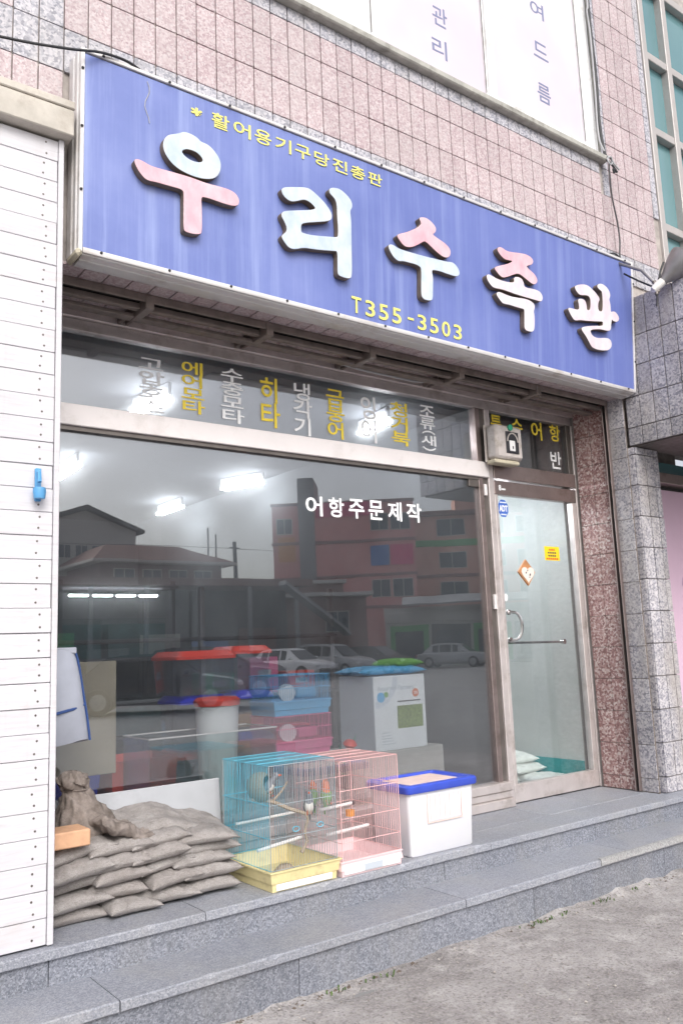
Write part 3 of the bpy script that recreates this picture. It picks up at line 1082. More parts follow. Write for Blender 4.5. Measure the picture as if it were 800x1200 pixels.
for q, (dx, dz, s) in enumerate(((-.022, .008, .012), (.018, -.006, .016), (-.005, .024, .010), (.012, -.024, .009))):
    mk('lettering', B().prism_xz([(4.64 + dx - s * .5, 1.868 + dz - s * .6), (4.64 + dx + s * .5, 1.868 + dz - s * .3), (4.64 + dx + s * .4, 1.868 + dz + s * .7), (4.64 + dx - s * .4, 1.868 + dz + s * .4)], -.0246, -.0232), 'ink_dark', pl)
mk('sticker', B().prism_xz([(4.412 + .017 * math.cos(a), 1.702 + .026 * math.sin(a)) for a in [math.pi * q / 8 for q in range(16)]], -.0062, -.0045), 'white_vinyl', door)
mk('lettering', text_mesh('8', 4.388, 4.412, 2.448, 2.488, -.0318, .02), 'white_vinyl', door)
for q in range(4):
    mk('print', B().box(4.418 + q * .010, 4.425 + q * .010, -.0318, -.0302, 2.454, 2.466), 'white_vinyl', door)

fan = mk('fanlight', B().cbox(4.3425, 5.236, -.040, .03, 2.532, 2.637, .003), 'brown_steel', bld)
mk('frame', B().cbox(5.186, 5.236, -.028, .03, 2.639, 3.022, .003), 'dark_frame', fan)
mk('jamb', B().cbox(5.2375, 5.2545, -.035, .03, ZP + .003, 3.022, .002), 'aluminium', fan)
mk('pane', B().box(4.342, 5.188, -.004, .004, 2.635, 3.026), 'shop_glass', fan)
for body, x0, x1, z0, z1, m in (('특', 4.378, 4.492, 2.885, 3.005, 'yellow_vinyl'), ('수', 4.600, 4.715, 2.885, 3.008, 'yellow_vinyl'), ('어', 4.812, 4.930, 2.875, 3.012, 'yellow_vinyl'), ('항', 5.02, 5.14, 2.885, 3.015, 'yellow_vinyl'), ('반', 5.008, 5.132, 2.672, 2.808, 'white_vinyl')):
    mk('lettering', text_mesh(body, x0, x1, z0, z1, YG, .016), m, fan)

# ================================================================== RIGHT PILLAR AND THE NEIGHBOUR'S CANOPY
pil = thing('tiled_pillar', (5.42, YW, 0), 'grey speckled tile pillar between the shop door and the pink banner', 'pillar')
mk('core', B().box(5.292, 5.545, -.532, -.064, -.02, 2.756), 'pillar_grout', pil)
random.seed(5)
z = ZP + .003
mk('plinth', B().box(5.273, 5.562, -.545, -.066, -.02, ZP + .002), 'step_granite', pil)
zs = [ZP + .004]
while zs[-1] < 2.7:
    zs.append(min(zs[-1] + (.105 if len(zs) == 1 else TH), 2.752))
for z0, z1 in zip(zs[:-1], zs[1:]):
    for x0, x1 in ((5.276, 5.395), (5.395, 5.5), (5.5, 5.562)):
        wall_tile(x0, x1, z0, z1, 'pillar_granite', pil, -.545)
    for y0, y1 in ((-.538, -.432),):
        share('tile', tile_mesh('pillar_granite'), (5.283, (y0 + y1) / 2 , (z0 + z1) / 2), pil, (.016, y1 - y0 - GAP, z1 - z0 - GAP))

can = thing('tiled_canopy', (7.2, -1.0, 2.76), 'grey speckled tile canopy jutting out over the neighbouring entrance', 'canopy')
mk('core', B().box(5.292, 9.5, -1.72, YW - .004, 2.768, 3.84), 'pillar_grout', can)
for j in range(11):
    y1 = YW - .006 - j * TW
    y0 = y1 - TW
    for r in range(5):
        z0 = 2.762 + [0, .13, .355, .58, .80][r]
        z1 = 2.762 + [.13, .355, .58, .80, 1.085][r] if r < 4 else 3.85
        share('tile', tile_mesh('pillar_granite'), (5.286 + random.uniform(-.001, .001), (y0 + y1) / 2, (z0 + z1) / 2), can, (.016, TW - .007, z1 - z0 - .007), (random.gauss(0, .004), 0, random.gauss(0, .006)))
mk('soffit', B().box(5.30, 9.5, -1.715, -.506, 2.755, 2.767), 'dark_frame', can)

nb = thing('neighbour_entrance', (7, -.2, 0), 'dark recessed entrance of the neighbouring shop beyond the tiled pillar', 'entrance')
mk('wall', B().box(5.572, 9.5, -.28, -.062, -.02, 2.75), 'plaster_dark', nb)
mk('lintel', B().cbox(5.572, 9.5, -.40, -.285, 2.56, 2.64, .004), 'brown_steel', nb)
mk('transom_pane', B().box(5.572, 9.5, -.31, -.304, 2.645, 2.75), 'teal_glass', nb)
ban = tag(mk('banner', B().cbox(5.66, 7.2, -.312, -.302, .40, 2.53, .003), 'banner_pink'), 'tall pink banner on the neighbouring front right of the pillar', 'banner')
mk('lettering', text_mesh('C', 6.10, 6.36, 1.66, 1.92, -.3145, .03), 'banner_purple', ban)
mk('lettering', text_mesh('@', 6.05, 6.20, 1.27, 1.38, -.3145, .01), 'banner_purple', ban)

# ================================================================== THE BLUE SIGN
sign = thing('shop_sign', (3.23, -.6, 3.12), 'long faded blue shop sign with raised pink and pale blue letters', 'sign')
LEAN = .045
SX0, SX1, SZ0, SZ1 = 1.183, 5.268, 3.122, 4.106


def lean(b):
    """the board tips forward a little at the top towards the right end"""
    for i, v in enumerate(b.v):
        f = (v[2] - SZ0) / (SZ1 - SZ0)
        k = .25 + .75 * (v[0] - SX0) / (SX1 - SX0)
        b.v[i] = (v[0], v[1] - f * LEAN * k + (.03 * (v[0] - SX0) / (SX1 - SX0)) * (1 - f), v[2])
    return b


pb = B()
nxp, nzp = 48, 12
for j in range(nzp + 1):
    for i in range(nxp + 1):
        x = SX0 + .010 + (SX1 - SX0 - .022) * i / nxp
        z = SZ0 + .03 + (SZ1 - SZ0 - .052) * j / nzp
        pb.v.append((x, -.630 + .0022 * mnoise.noise(Vector((x * 1.7, z * 1.2, 2))), z))
for j in range(nzp):
    for i in range(nxp):
        a = j * (nxp + 1) + i
        pb.f.append((a, a + 1, a + nxp + 2, a + nxp + 1)); pb.mi.append(0)
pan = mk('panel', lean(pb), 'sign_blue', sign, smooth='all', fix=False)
mk('case', lean(B().box(SX0 + .012, SX1 - .012, -.575, -.510, SZ0 + .03, SZ1 - .02)), 'sign_frame', sign)
# extruded aluminium edge: stepped profile
f1 = B()
for x0, x1 in ((SX0, SX0 + .012),):
    f1.cbox(x0 - .001, x1 + .006, -.640, -.616, SZ0 + .012, SZ1, .003)
    f1.cbox(x0 - .007, x1 - .002, -.612, -.580, SZ0 + .02, SZ1 - .004, .004)
    f1.cbox(x0 - .003, x1 - .002, -.580, -.566, SZ0 + .02, SZ1 - .004, .002)
    f1.cbox(x0 - .009, x1 - .002, -.564, -.508, SZ0 + .02, SZ1 - .004, .004)
mk('frame', lean(f1), 'sign_frame', sign)
f1 = B().cbox(SX1 - .016, SX1, -.640, -.510, SZ0 + .012, SZ1, .003)
mk('frame', lean(f1), 'sign_frame', sign)
f1 = B().cbox(SX0 + .018, SX1 - .017, -.640, -.600, SZ1 - .018, SZ1, .003).cbox(SX0 + .018, SX1 - .017, -.597, -.508, SZ1 - .010, SZ1 + .012, .004)
mk('frame', lean(f1), 'sign_frame', sign)
prof = [(-.640, SZ0 + .034), (-.643, SZ0 + .018), (-.640, SZ0 + .010), (-.630, SZ0 + .010), (-.628, SZ0 + .004), (-.618, SZ0), (-.595, SZ0 - .002), (-.593, SZ0 - .007), (-.535, SZ0 - .010), (-.515, SZ0 - .004), (-.510, SZ0 + .006), (-.510, SZ0 + .034)]
f1 = B()
f1.loft([[(SX0 + .019 + (SX1 - SX0 - .037) * q / 24, y, z) for y, z in prof] for q in range(25)])
mk('frame', lean(f1), 'sign_frame', sign, smooth=True)
mk('corner_cap', lean(B().cbox(SX0 - .011, SX0 + .017, -.646, -.512, SZ0 - .009, SZ0 + .030, .012)), 'sign_cap', sign)
for i in range(13):
    x = SX0 + .10 + i * (SX1 - SX0 - .2) / 12
    for zz in (SZ0 + .026, SZ1 - .012):
        mk('screw', lean(B().lathe([(0, .007), (.004, .006), (.0055, 0)], (x, -.643, zz), (0, -1, 0), 8)), 'black_rubber', sign)
for zz in (3.42, 3.72, 4.0):
    mk('screw', lean(B().lathe([(0, .007), (.004, .006), (.0055, 0)], (SX0 + .006, -.642, zz), (0, -1, 0), 8)), 'black_rubber', sign)
    mk('screw', lean(B().lathe([(0, .007), (.004, .006), (.0055, 0)], (SX1 - .008, -.642, zz - .06), (0, -1, 0), 8)), 'black_rubber', sign)

GLYPHS = {
    'u_ring': ('blue', [(1.566,3.768),(1.585,3.797),(1.614,3.812),(1.644,3.827),(1.668,3.845),(1.707,3.845),(1.738,3.837),(1.754,3.823),(1.794,3.822),(1.830,3.799),(1.858,3.765),(1.862,3.730),(1.853,3.696),(1.832,3.666),(1.791,3.646),(1.736,3.637),(1.681,3.640),(1.635,3.651),(1.601,3.670),(1.575,3.699),(1.562,3.732)]),
    'u_hole': ('blue', [(1.651,3.744),(1.675,3.763),(1.706,3.769),(1.741,3.764),(1.765,3.745),(1.769,3.728),(1.753,3.715),(1.721,3.709),(1.690,3.712),(1.663,3.725)]),
    'u_stem': ('pink', [(1.421,3.617),(1.435,3.627),(1.460,3.626),(1.500,3.614),(1.552,3.616),(1.635,3.621),(1.712,3.623),(1.783,3.619),(1.847,3.624),(1.905,3.626),(1.942,3.618),(1.962,3.593),(1.958,3.564),(1.932,3.551),(1.879,3.548),(1.814,3.551),(1.766,3.550),(1.754,3.537),(1.757,3.492),(1.758,3.431),(1.757,3.367),(1.748,3.354),(1.709,3.346),(1.674,3.347),(1.667,3.356),(1.667,3.435),(1.668,3.526),(1.665,3.547),(1.642,3.553),(1.581,3.549),(1.529,3.548),(1.485,3.542),(1.460,3.556),(1.435,3.585)]),
    'ri': ('blue', [(2.211,3.722),(2.231,3.739),(2.287,3.757),(2.368,3.780),(2.400,3.774),(2.440,3.754),(2.473,3.735),(2.505,3.708),(2.525,3.681),(2.524,3.655),(2.506,3.638),(2.443,3.615),(2.368,3.591),(2.332,3.574),(2.326,3.558),(2.326,3.523),(2.342,3.521),(2.390,3.523),(2.464,3.537),(2.548,3.555),(2.567,3.562),(2.570,3.613),(2.564,3.678),(2.565,3.730),(2.558,3.765),(2.542,3.782),(2.517,3.796),(2.514,3.814),(2.527,3.828),(2.570,3.839),(2.604,3.831),(2.647,3.807),(2.663,3.782),(2.663,3.758),(2.647,3.736),(2.654,3.689),(2.654,3.615),(2.653,3.504),(2.652,3.372),(2.641,3.351),(2.606,3.347),(2.572,3.349),(2.560,3.357),(2.560,3.407),(2.562,3.484),(2.536,3.479),(2.461,3.464),(2.403,3.454),(2.339,3.446),(2.283,3.420),(2.251,3.422),(2.229,3.440),(2.210,3.463),(2.215,3.478),(2.239,3.499),(2.243,3.525),(2.229,3.552),(2.212,3.575),(2.211,3.592),(2.227,3.609),(2.306,3.634),(2.412,3.669),(2.425,3.684),(2.397,3.705),(2.365,3.713),(2.341,3.709),(2.308,3.692),(2.272,3.676),(2.241,3.682),(2.218,3.700)]),
    'su_top': ('pink', [(3.153,3.837),(3.183,3.849),(3.212,3.851),(3.245,3.841),(3.274,3.822),(3.283,3.805),(3.275,3.785),(3.253,3.769),(3.264,3.759),(3.306,3.747),(3.357,3.734),(3.394,3.710),(3.394,3.680),(3.377,3.658),(3.346,3.650),(3.316,3.656),(3.275,3.672),(3.234,3.694),(3.198,3.709),(3.181,3.706),(3.141,3.676),(3.099,3.651),(3.057,3.637),(3.026,3.641),(3.003,3.661),(2.982,3.680),(2.993,3.694),(3.047,3.718),(3.097,3.746),(3.140,3.774),(3.169,3.802),(3.166,3.818)]),
    'su_bot': ('blue', [(2.915,3.605),(2.929,3.617),(2.953,3.619),(2.984,3.608),(3.055,3.607),(3.129,3.610),(3.203,3.613),(3.288,3.619),(3.357,3.623),(3.410,3.633),(3.444,3.618),(3.466,3.590),(3.461,3.569),(3.438,3.555),(3.386,3.553),(3.317,3.556),(3.266,3.553),(3.244,3.548),(3.239,3.534),(3.247,3.503),(3.244,3.437),(3.241,3.371),(3.226,3.359),(3.184,3.354),(3.160,3.362),(3.155,3.390),(3.158,3.455),(3.161,3.521),(3.156,3.542),(3.124,3.551),(3.067,3.549),(3.023,3.547),(2.987,3.536),(2.956,3.549),(2.931,3.574)]),
    'jok_top': ('pink', [(3.804,3.823),(3.824,3.836),(3.850,3.836),(3.884,3.825),(3.938,3.830),(4.021,3.845),(4.076,3.850),(4.122,3.841),(4.137,3.822),(4.122,3.798),(4.078,3.781),(4.068,3.768),(4.094,3.755),(4.138,3.740),(4.168,3.714),(4.168,3.688),(4.140,3.669),(4.112,3.671),(4.068,3.686),(4.024,3.702),(3.988,3.708),(3.941,3.688),(3.894,3.664),(3.849,3.646),(3.823,3.649),(3.790,3.670),(3.773,3.685),(3.785,3.698),(3.848,3.723),(3.912,3.750),(3.946,3.777),(3.915,3.775),(3.870,3.769),(3.832,3.786),(3.808,3.805)]),
    'jok_mid': ('pale', [(3.700,3.623),(3.718,3.633),(3.744,3.630),(3.786,3.621),(3.855,3.619),(3.917,3.626),(3.945,3.634),(3.953,3.649),(3.947,3.661),(3.962,3.674),(3.994,3.680),(4.021,3.675),(4.037,3.656),(4.039,3.631),(4.070,3.625),(4.136,3.634),(4.192,3.631),(4.217,3.607),(4.214,3.580),(4.194,3.567),(4.147,3.568),(4.064,3.565),(3.973,3.564),(3.884,3.566),(3.823,3.567),(3.762,3.559),(3.730,3.573),(3.703,3.601)]),
    'jok_bot': ('pale', [(3.780,3.526),(3.803,3.540),(3.838,3.539),(3.899,3.534),(3.970,3.539),(4.053,3.550),(4.107,3.546),(4.138,3.530),(4.132,3.503),(4.124,3.488),(4.130,3.457),(4.130,3.405),(4.123,3.362),(4.103,3.347),(4.066,3.344),(4.035,3.350),(4.035,3.385),(4.039,3.463),(4.035,3.484),(4.000,3.481),(3.946,3.481),(3.893,3.482),(3.840,3.476),(3.820,3.488),(3.796,3.507)]),
    'gwan': ('pale', [(4.550,3.744),(4.576,3.762),(4.623,3.778),(4.680,3.789),(4.726,3.779),(4.770,3.758),(4.805,3.738),(4.822,3.720),(4.804,3.694),(4.798,3.655),(4.809,3.629),(4.848,3.635),(4.856,3.674),(4.859,3.725),(4.855,3.762),(4.850,3.783),(4.822,3.792),(4.800,3.803),(4.807,3.820),(4.838,3.834),(4.876,3.833),(4.913,3.820),(4.939,3.794),(4.943,3.769),(4.927,3.743),(4.938,3.717),(4.942,3.680),(4.942,3.649),(4.984,3.667),(5.017,3.655),(5.039,3.631),(5.031,3.611),(5.003,3.595),(4.969,3.598),(4.951,3.606),(4.943,3.567),(4.940,3.535),(4.923,3.516),(4.878,3.510),(4.820,3.508),(4.762,3.496),(4.718,3.484),(4.704,3.469),(4.718,3.447),(4.753,3.433),(4.801,3.436),(4.870,3.452),(4.919,3.456),(4.943,3.435),(4.939,3.403),(4.907,3.376),(4.857,3.363),(4.780,3.355),(4.724,3.360),(4.699,3.382),(4.667,3.419),(4.630,3.448),(4.611,3.465),(4.625,3.480),(4.687,3.499),(4.775,3.519),(4.848,3.532),(4.854,3.555),(4.848,3.569),(4.789,3.557),(4.722,3.545),(4.655,3.535),(4.590,3.527),(4.552,3.513),(4.530,3.518),(4.498,3.547),(4.477,3.573),(4.485,3.585),(4.517,3.587),(4.562,3.588),(4.590,3.594),(4.597,3.611),(4.591,3.640),(4.585,3.660),(4.600,3.674),(4.638,3.678),(4.664,3.669),(4.674,3.640),(4.675,3.610),(4.703,3.613),(4.717,3.631),(4.722,3.669),(4.720,3.700),(4.703,3.718),(4.666,3.717),(4.614,3.703),(4.578,3.714)]),
}



def raised(name, outline, holes, mat, label):
    cu = bpy.data.curves.new(name, 'CURVE')
    cu.dimensions = '2D'
    cu.fill_mode = 'BOTH'
    cu.extrude = .017
    cu.bevel_depth = .003
    cu.bevel_resolution = 1
    for pl_ in [outline] + holes:
        pl_ = smooth_poly(pl_, 2)
        sp = cu.splines.new('POLY')
        sp.points.add(len(pl_) - 1)
        sp.use_cyclic_u = True
        for p, (x, z) in zip(sp.points, pl_):
            p.co = (x, z, 0, 1)
    o = bpy.data.objects.new(name, cu)
    COL.objects.link(o)
    dg = bpy.context.evaluated_depsgraph_get()
    me = bpy.data.meshes.new_from_object(o.evaluated_get(dg))
    bpy.data.objects.remove(o)
    b = B()
    b.v = [(v.co.x, -.651 - v.co.z, v.co.y) for v in me.vertices]
    for p in me.polygons:
        vv = tuple(p.vertices)
        b.f.append(vv)
        n = p.normal
        b.mi.append(0 if n.z > .45 else 1)
    bpy.data.meshes.remove(me)
    lo = lean(b)
    ob = mk('letter', lo, [mat, 'letter_side'], sign, fix=False)
    # faces came from a mirrored frame
    ob.data.flip_normals()
    if label:
        ob['label'] = label
    return ob


mats = {'blue': 'letter_blue', 'pink': 'letter_pink', 'pale': 'letter_pale'}
raised('letter', GLYPHS['u_ring'][1], [GLYPHS['u_hole'][1]], 'letter_blue', 'pale blue ring stroke')
for key, lab in (('u_stem', 'pink T-shaped stroke below the ring'), ('ri', 'pale blue second letter'), ('su_top', 'pink upper stroke of the third letter'), ('su_bot', 'pale blue lower stroke of the third letter'),
                 ('jok_top', 'pink upper stroke of the fourth letter'), ('jok_mid', 'pale middle stroke of the fourth letter'), ('jok_bot', 'pale lower stroke of the fourth letter'), ('gwan', 'pale last letter')):
    raised('letter', GLYPHS[key][1], [], mats[GLYPHS[key][0]], lab)


def sign_text(body, x0, x1, z0, z1, mat='pale_yellow', bold=.008):
    b = text_mesh(body, x0, x1, z0, z1, -.6345, bold)
    mk('lettering', lean(b), mat, sign)


xs = 1.834
sign_text('*', 1.722, 1.782, 3.978, 4.022, bold=.02)
for i, ch in enumerate('활어용기구당진총판'):
    a = 1.834 + i * .1222
    sign_text(ch, a, a + .098, 3.957 + .0012 * i, 4.036 + .0002 * i)
for i, ch in enumerate('T355-3503'):
    a = 2.676 + i * .0955
    if ch == '-':
        sign_text(ch, a + .02, a + .065, 3.228, 3.240)
    else:
        sign_text(ch, a, a + .066, 3.185, 3.275)
mk('scratch', lean(B().tube([(1.497 + .012 * math.sin(q), -.634, 4.06 - q * .026) for q in range(9)], .0022, 4)), 'cable_grey', sign)

# ================================================================== WHITE PLANK SHED FRONT AT THE LEFT
shed = thing('plank_shed', (.2, -.4, ZP), 'white painted horizontal plank wall of a shed at the left edge', 'shed')
mk('core', B().box(-1.5, 1.095, -.592, -.42, ZP + .004, 3.68), 'shelf_dark', shed)
random.seed(21)
PH = .0965
n = 0
z = ZP + .008
screw_me = None
while z < 3.62:
    z1 = min(z + PH - .0022 + random.uniform(-.0008, .0008), 3.64)
    dy = random.uniform(-.003, .003)
    p = mk('plank', B().cbox(-1.4, 1.098 + random.uniform(-.002, .001), -.613 + dy, -.593, z, z1, .0022), 'plank_white', shed)
    for q, zz in enumerate((z + .026, z1 - .024)):
        for sx in (1.045, .62):
            if screw_me is None:
                sc_ = mk('screw', B().lathe([(0, .0046), (.0016, .0042), (.0022, 0)], (sx, -.613 + dy, zz), (0, -1, 0), 8), 'dark_frame', p)
                screw_me = sc_.data
            else:
                share('screw', screw_me, (sx + random.uniform(-.01, .01), -.614 + dy, zz + random.uniform(-.005, .005)), p)
    z += PH
mk('corner_trim', B().cbox(1.1005, 1.124, -.617, -.42, ZP + .004, 3.64, .003), 'plank_white', shed)
mk('beam', B().cbox(-1.4, 1.150, -.668, -.52, 3.642, 3.765, .005).cbox(-1.4, 1.152, -.672, -.52, 3.768, 3.805, .004), 'beam_wood', shed)
hk = B()
hk.lathe([(0, .0), (.002, .022), (.03, .026), (.045, .024), (.046, .020), (.008, .018)], (1.032, -.652, 2.035), (0, 0, 1), 14)
hk.cbox(1.022, 1.046, -.630, -.6155, 2.03, 2.165, .003)
hk.tube([(1.034, -.622, 2.155), (1.028, -.66, 2.14), (1.026, -.672, 2.10)], .008, 6)
tag(mk('wall_hook', hk, 'hook_blue', smooth=True), 'small blue plastic hook fixed to the white plank wall', 'hook')

# ================================================================== LAMP, METER BOX, CABLES
sp = thing('spotlight', (5.36, -.62, 3.86), 'grey metal cone spotlight above the right end of the sign', 'lamp')
ax0, axd = Vector((5.17, -.92, 3.81)), Vector((.111, -.105, .133)).normalized()
b = B().lathe([(0.045, .030), (.065, .036), (.09, .046), (.14, .072), (.20, .098), (.245, .114), (.262, .118), (.262, .113), (.24, .108), (.19, .09), (.12, .058), (.08, .03)], ax0, axd, 28)
mk('shade', b, 'lamp_metal', sp, smooth=True)
mk('socket', B().lathe([(-.045, 0), (-.045, .024), (.0, .030), (.044, .031), (.046, .026), (.047, 0)], ax0, axd, 18), 'lamp_porcelain', sp, smooth=True)
mk('bracket', B().tube([(5.10, -.53, 4.12), (5.12, -.66, 4.07), (5.15, -.82, 3.96), (5.16, -.90, 3.84)], [.012, .012, .011, .010], 8), 'lamp_metal', sp, smooth=True)
mk('clamp', B().tube([(5.16, -.90, 3.85), (5.165, -.91, 3.80), (5.165, -.91, 3.75)], .014, 8).tube([ax0 + Vector((0, 0, -.045)), ax0 + Vector((0, 0, .03))], .012, 8), 'dark_frame', sp, smooth=True)
mk('cord', B().tube([(5.15, -.68, 3.99), (5.17, -.78, 3.90), (5.18, -.88, 3.82), (5.17, -.91, 3.76), (5.15, -.91, 3.66)], .0065, 6).tube([(5.16, -.91, 3.74), (5.17, -.93, 3.84), (5.18, -.95, 3.92), (5.21, -.96, 3.98)], .0075, 6), 'cable_black', sp, smooth=True)

mb = thing('meter_box', (4.38, -.1, 2.63), 'weathered grey meter box with black dial above the door', 'meter')
mk('case', B().cbox(4.250, 4.522, -.165, -.066, 2.645, 2.885, .018), 'box_grey', mb, smooth=True)
mk('base', B().cbox(4.245, 4.49, -.15, -.066, 2.612, 2.640, .006), 'sign_cap', mb)
mk('backplate', B().cbox(4.240, 4.532, -.0655, -.058, 2.63, 2.895, .003), 'box_grey', mb)
mk('dial', B().cbox(4.342, 4.470, -.172, -.1655, 2.685, 2.84, .004), 'dial_black', mb)
mk('ring', B().tube([(4.405 + .052 * math.cos(a), -.174, 2.768 + .060 * math.sin(a)) for a in [math.pi * q / 10 for q in range(11)]], .005, 6), 'box_grey', mb)
mk('counter', B().cbox(4.368, 4.425, -.180, -.1725, 2.70, 2.775, .006), 'paper_white', mb)
mk('needle', B().cbox(4.392, 4.402, -.183, -.1802, 2.715, 2.735, .001), 'dial_black', mb)
mk('cap', B().lathe([(0, .022), (.012, .022), (.016, .012), (.017, 0)], (4.390, -.165, 2.868), (0, -1, 0), 14), 'green_plastic', mb, smooth=True)


def cable(pts, r, label, mat='cable_black', cuts=5):
    P_ = [Vector(p) for p in pts]
    out = []
    for i in range(len(P_) - 1):
        p0, p1, p2, p3 = P_[max(i - 1, 0)], P_[i], P_[i + 1], P_[min(i + 2, len(P_) - 1)]
        for q in range(cuts):
            t = q / cuts
            out.append(.5 * ((2 * p1) + (-p0 + p2) * t + (2 * p0 - 5 * p1 + 4 * p2 - p3) * t * t + (-p0 + 3 * p1 - 3 * p2 + p3) * t ** 3))
    out.append(P_[-1])
    return tag(mk('cable', B().tube(out, r, 6), mat, smooth=True), label, 'cable')


cable([(-.6, -.76, 3.74), (.2, -.74, 3.83), (.82, -.71, 3.952), (1.1, -.70, 4.025), (1.26, -.67, 4.095), (1.38, -.655, 4.117), (1.47, -.62, 4.128)], .0065, 'black cable crossing from the left over the top of the sign')
cable([(5.262, -.53, 6.9), (5.255, -.53, 6.2), (5.268, -.53, 5.7), (5.256, -.53, 5.3), (5.27, -.54, 5.05), (5.275, -.565, 4.97)], .011, 'thick dark cable running down beside the upstairs window')
cable([(5.235, -.53, 6.9), (5.240, -.535, 6.35), (5.222, -.535, 6.25), (5.236, -.535, 6.05), (5.24, -.53, 5.6), (5.225, -.53, 5.2), (5.25, -.55, 5.06)], .007, 'thin pale cable hanging by the window frame edge', 'cable_grey')
cable([(5.275, -.565, 4.97), (5.262, -.57, 4.85), (5.272, -.565, 4.68), (5.315, -.56, 4.50), (5.325, -.56, 4.35), (5.29, -.57, 4.20), (5.31, -.58, 4.155), (5.24, -.60, 4.17), (5.16, -.60, 4.185), (5.02, -.60, 4.125), (5.10, -.62, 4.15), (5.22, -.63, 4.14), (5.30, -.62, 4.12)], .006, 'dark wire dangling from the sill to the sign top')
cable([(5.27, -.56, 5.02), (5.30, -.57, 5.0), (5.295, -.575, 4.955), (5.262, -.575, 4.95), (5.255, -.57, 4.99), (5.285, -.58, 5.005), (5.31, -.58, 4.965), (5.37, -.585, 4.925)], .0075, 'small tangled coil of grey wire at the sill corner', 'cable_grey')
cable([(5.262, -.57, 4.97), (5.30, -.575, 4.945), (5.345, -.58, 4.90), (5.30, -.58, 4.915), (5.31, -.58, 4.88)], .008, 'frayed black wire end below the sill corner')
cable([(5.31, -.60, 4.14), (5.36, -.62, 4.10), (5.30, -.7, 4.05), (5.22, -.82, 3.94), (5.17, -.90, 3.85)], .0045, 'thin wire looping from the sign to the spotlight', 'cable_grey')
cable([(3.02, -.60, 4.116), (3.04, -.62, 4.135), (3.07, -.60, 4.118)], .004, 'tiny wire loop on the upper sign edge')

# ================================================================== SACKS
def sack_mesh(lx, ly, th, seed, tilt=0, nx=44, ny=40):
    """a stuffed flat sack: pillow with crimped seams and pulled corners"""
    rnd = random.Random(seed)
    off = Vector((rnd.uniform(0, 50), rnd.uniform(0, 50), rnd.uniform(0, 50)))
    b = B()
    top, bot = [], []
    fat = rnd.uniform(-.18, .18)
    for j in range(ny + 1):
        v = -1 + 2 * j / ny
        for i in range(nx + 1):
            u = -1 + 2 * i / nx
            au, av = abs(u), abs(v)
            ear = 1 + .05 * (au ** 6) * (av ** 6) - .06 * (au ** 4) * (1 - av ** 2) * .8 - .05 * (av ** 4) * (1 - au ** 2)
            x = u * lx / 2 * ear
            y = v * ly / 2 * ear
            prof = max(0, 1 - au ** 4.2) ** .5 * max(0, 1 - av ** 7.0) ** .5
            prof *= 1 + fat * u + .10 * mnoise.noise(off + Vector((u * 1.4, v * 1.4, 0)))
            wr = .005 * mnoise.noise(off + Vector((u * 4.5, v * 3.5, 5))) + .0035 * mnoise.noise(off + Vector((u * 11, v * 7, 9)))
            q3 = off + Vector((u * 6, v * 6, 2))
            wr -= .0045 * max(0, .5 - abs(mnoise.noise(q3)) * 3) * (.4 + .6 * mnoise.noise(off + Vector((u * 2, v * 2, 8))))
            rad = .0045 * math.sin(8 * math.atan2(v, u) + rnd.random() * 0) * (max(au, av) ** 3) * (1 - max(au, av) ** 8)
            sag = -.006 * au ** 2
            h = prof * th / 2
            top.append((x, y, h + (wr + rad) * min(1, prof * 2.5) + sag + .0015))
            bot.append((x, y, -h * .85 + wr * .3 + sag - .0015))
    n1 = nx + 1
    fs = []
    for j in range(ny):
        for i in range(nx):
            a = j * n1 + i
            fs.append((a, a + 1, a + n1 + 1, a + n1))
    off_b = len(top)
    fb = [tuple(reversed([q + off_b for q in f])) for f in fs]
    rim = []
    loop = [i for i in range(n1)] + [j * n1 + nx for j in range(1, ny + 1)] + [ny * n1 + i for i in range(nx - 1, -1, -1)] + [j * n1 for j in range(ny - 1, 0, -1)]
    for q in range(len(loop)):
        a, c_ = loop[q], loop[(q + 1) % len(loop)]
        rim.append((a, a + off_b, c_ + off_b, c_))
    b.add(top + bot, fs + fb + rim)
    return b


LAYER = ['bottom', 'second', 'middle', 'fourth', 'top']
CPOS = ['leftmost', 'second', 'third', 'rightmost']
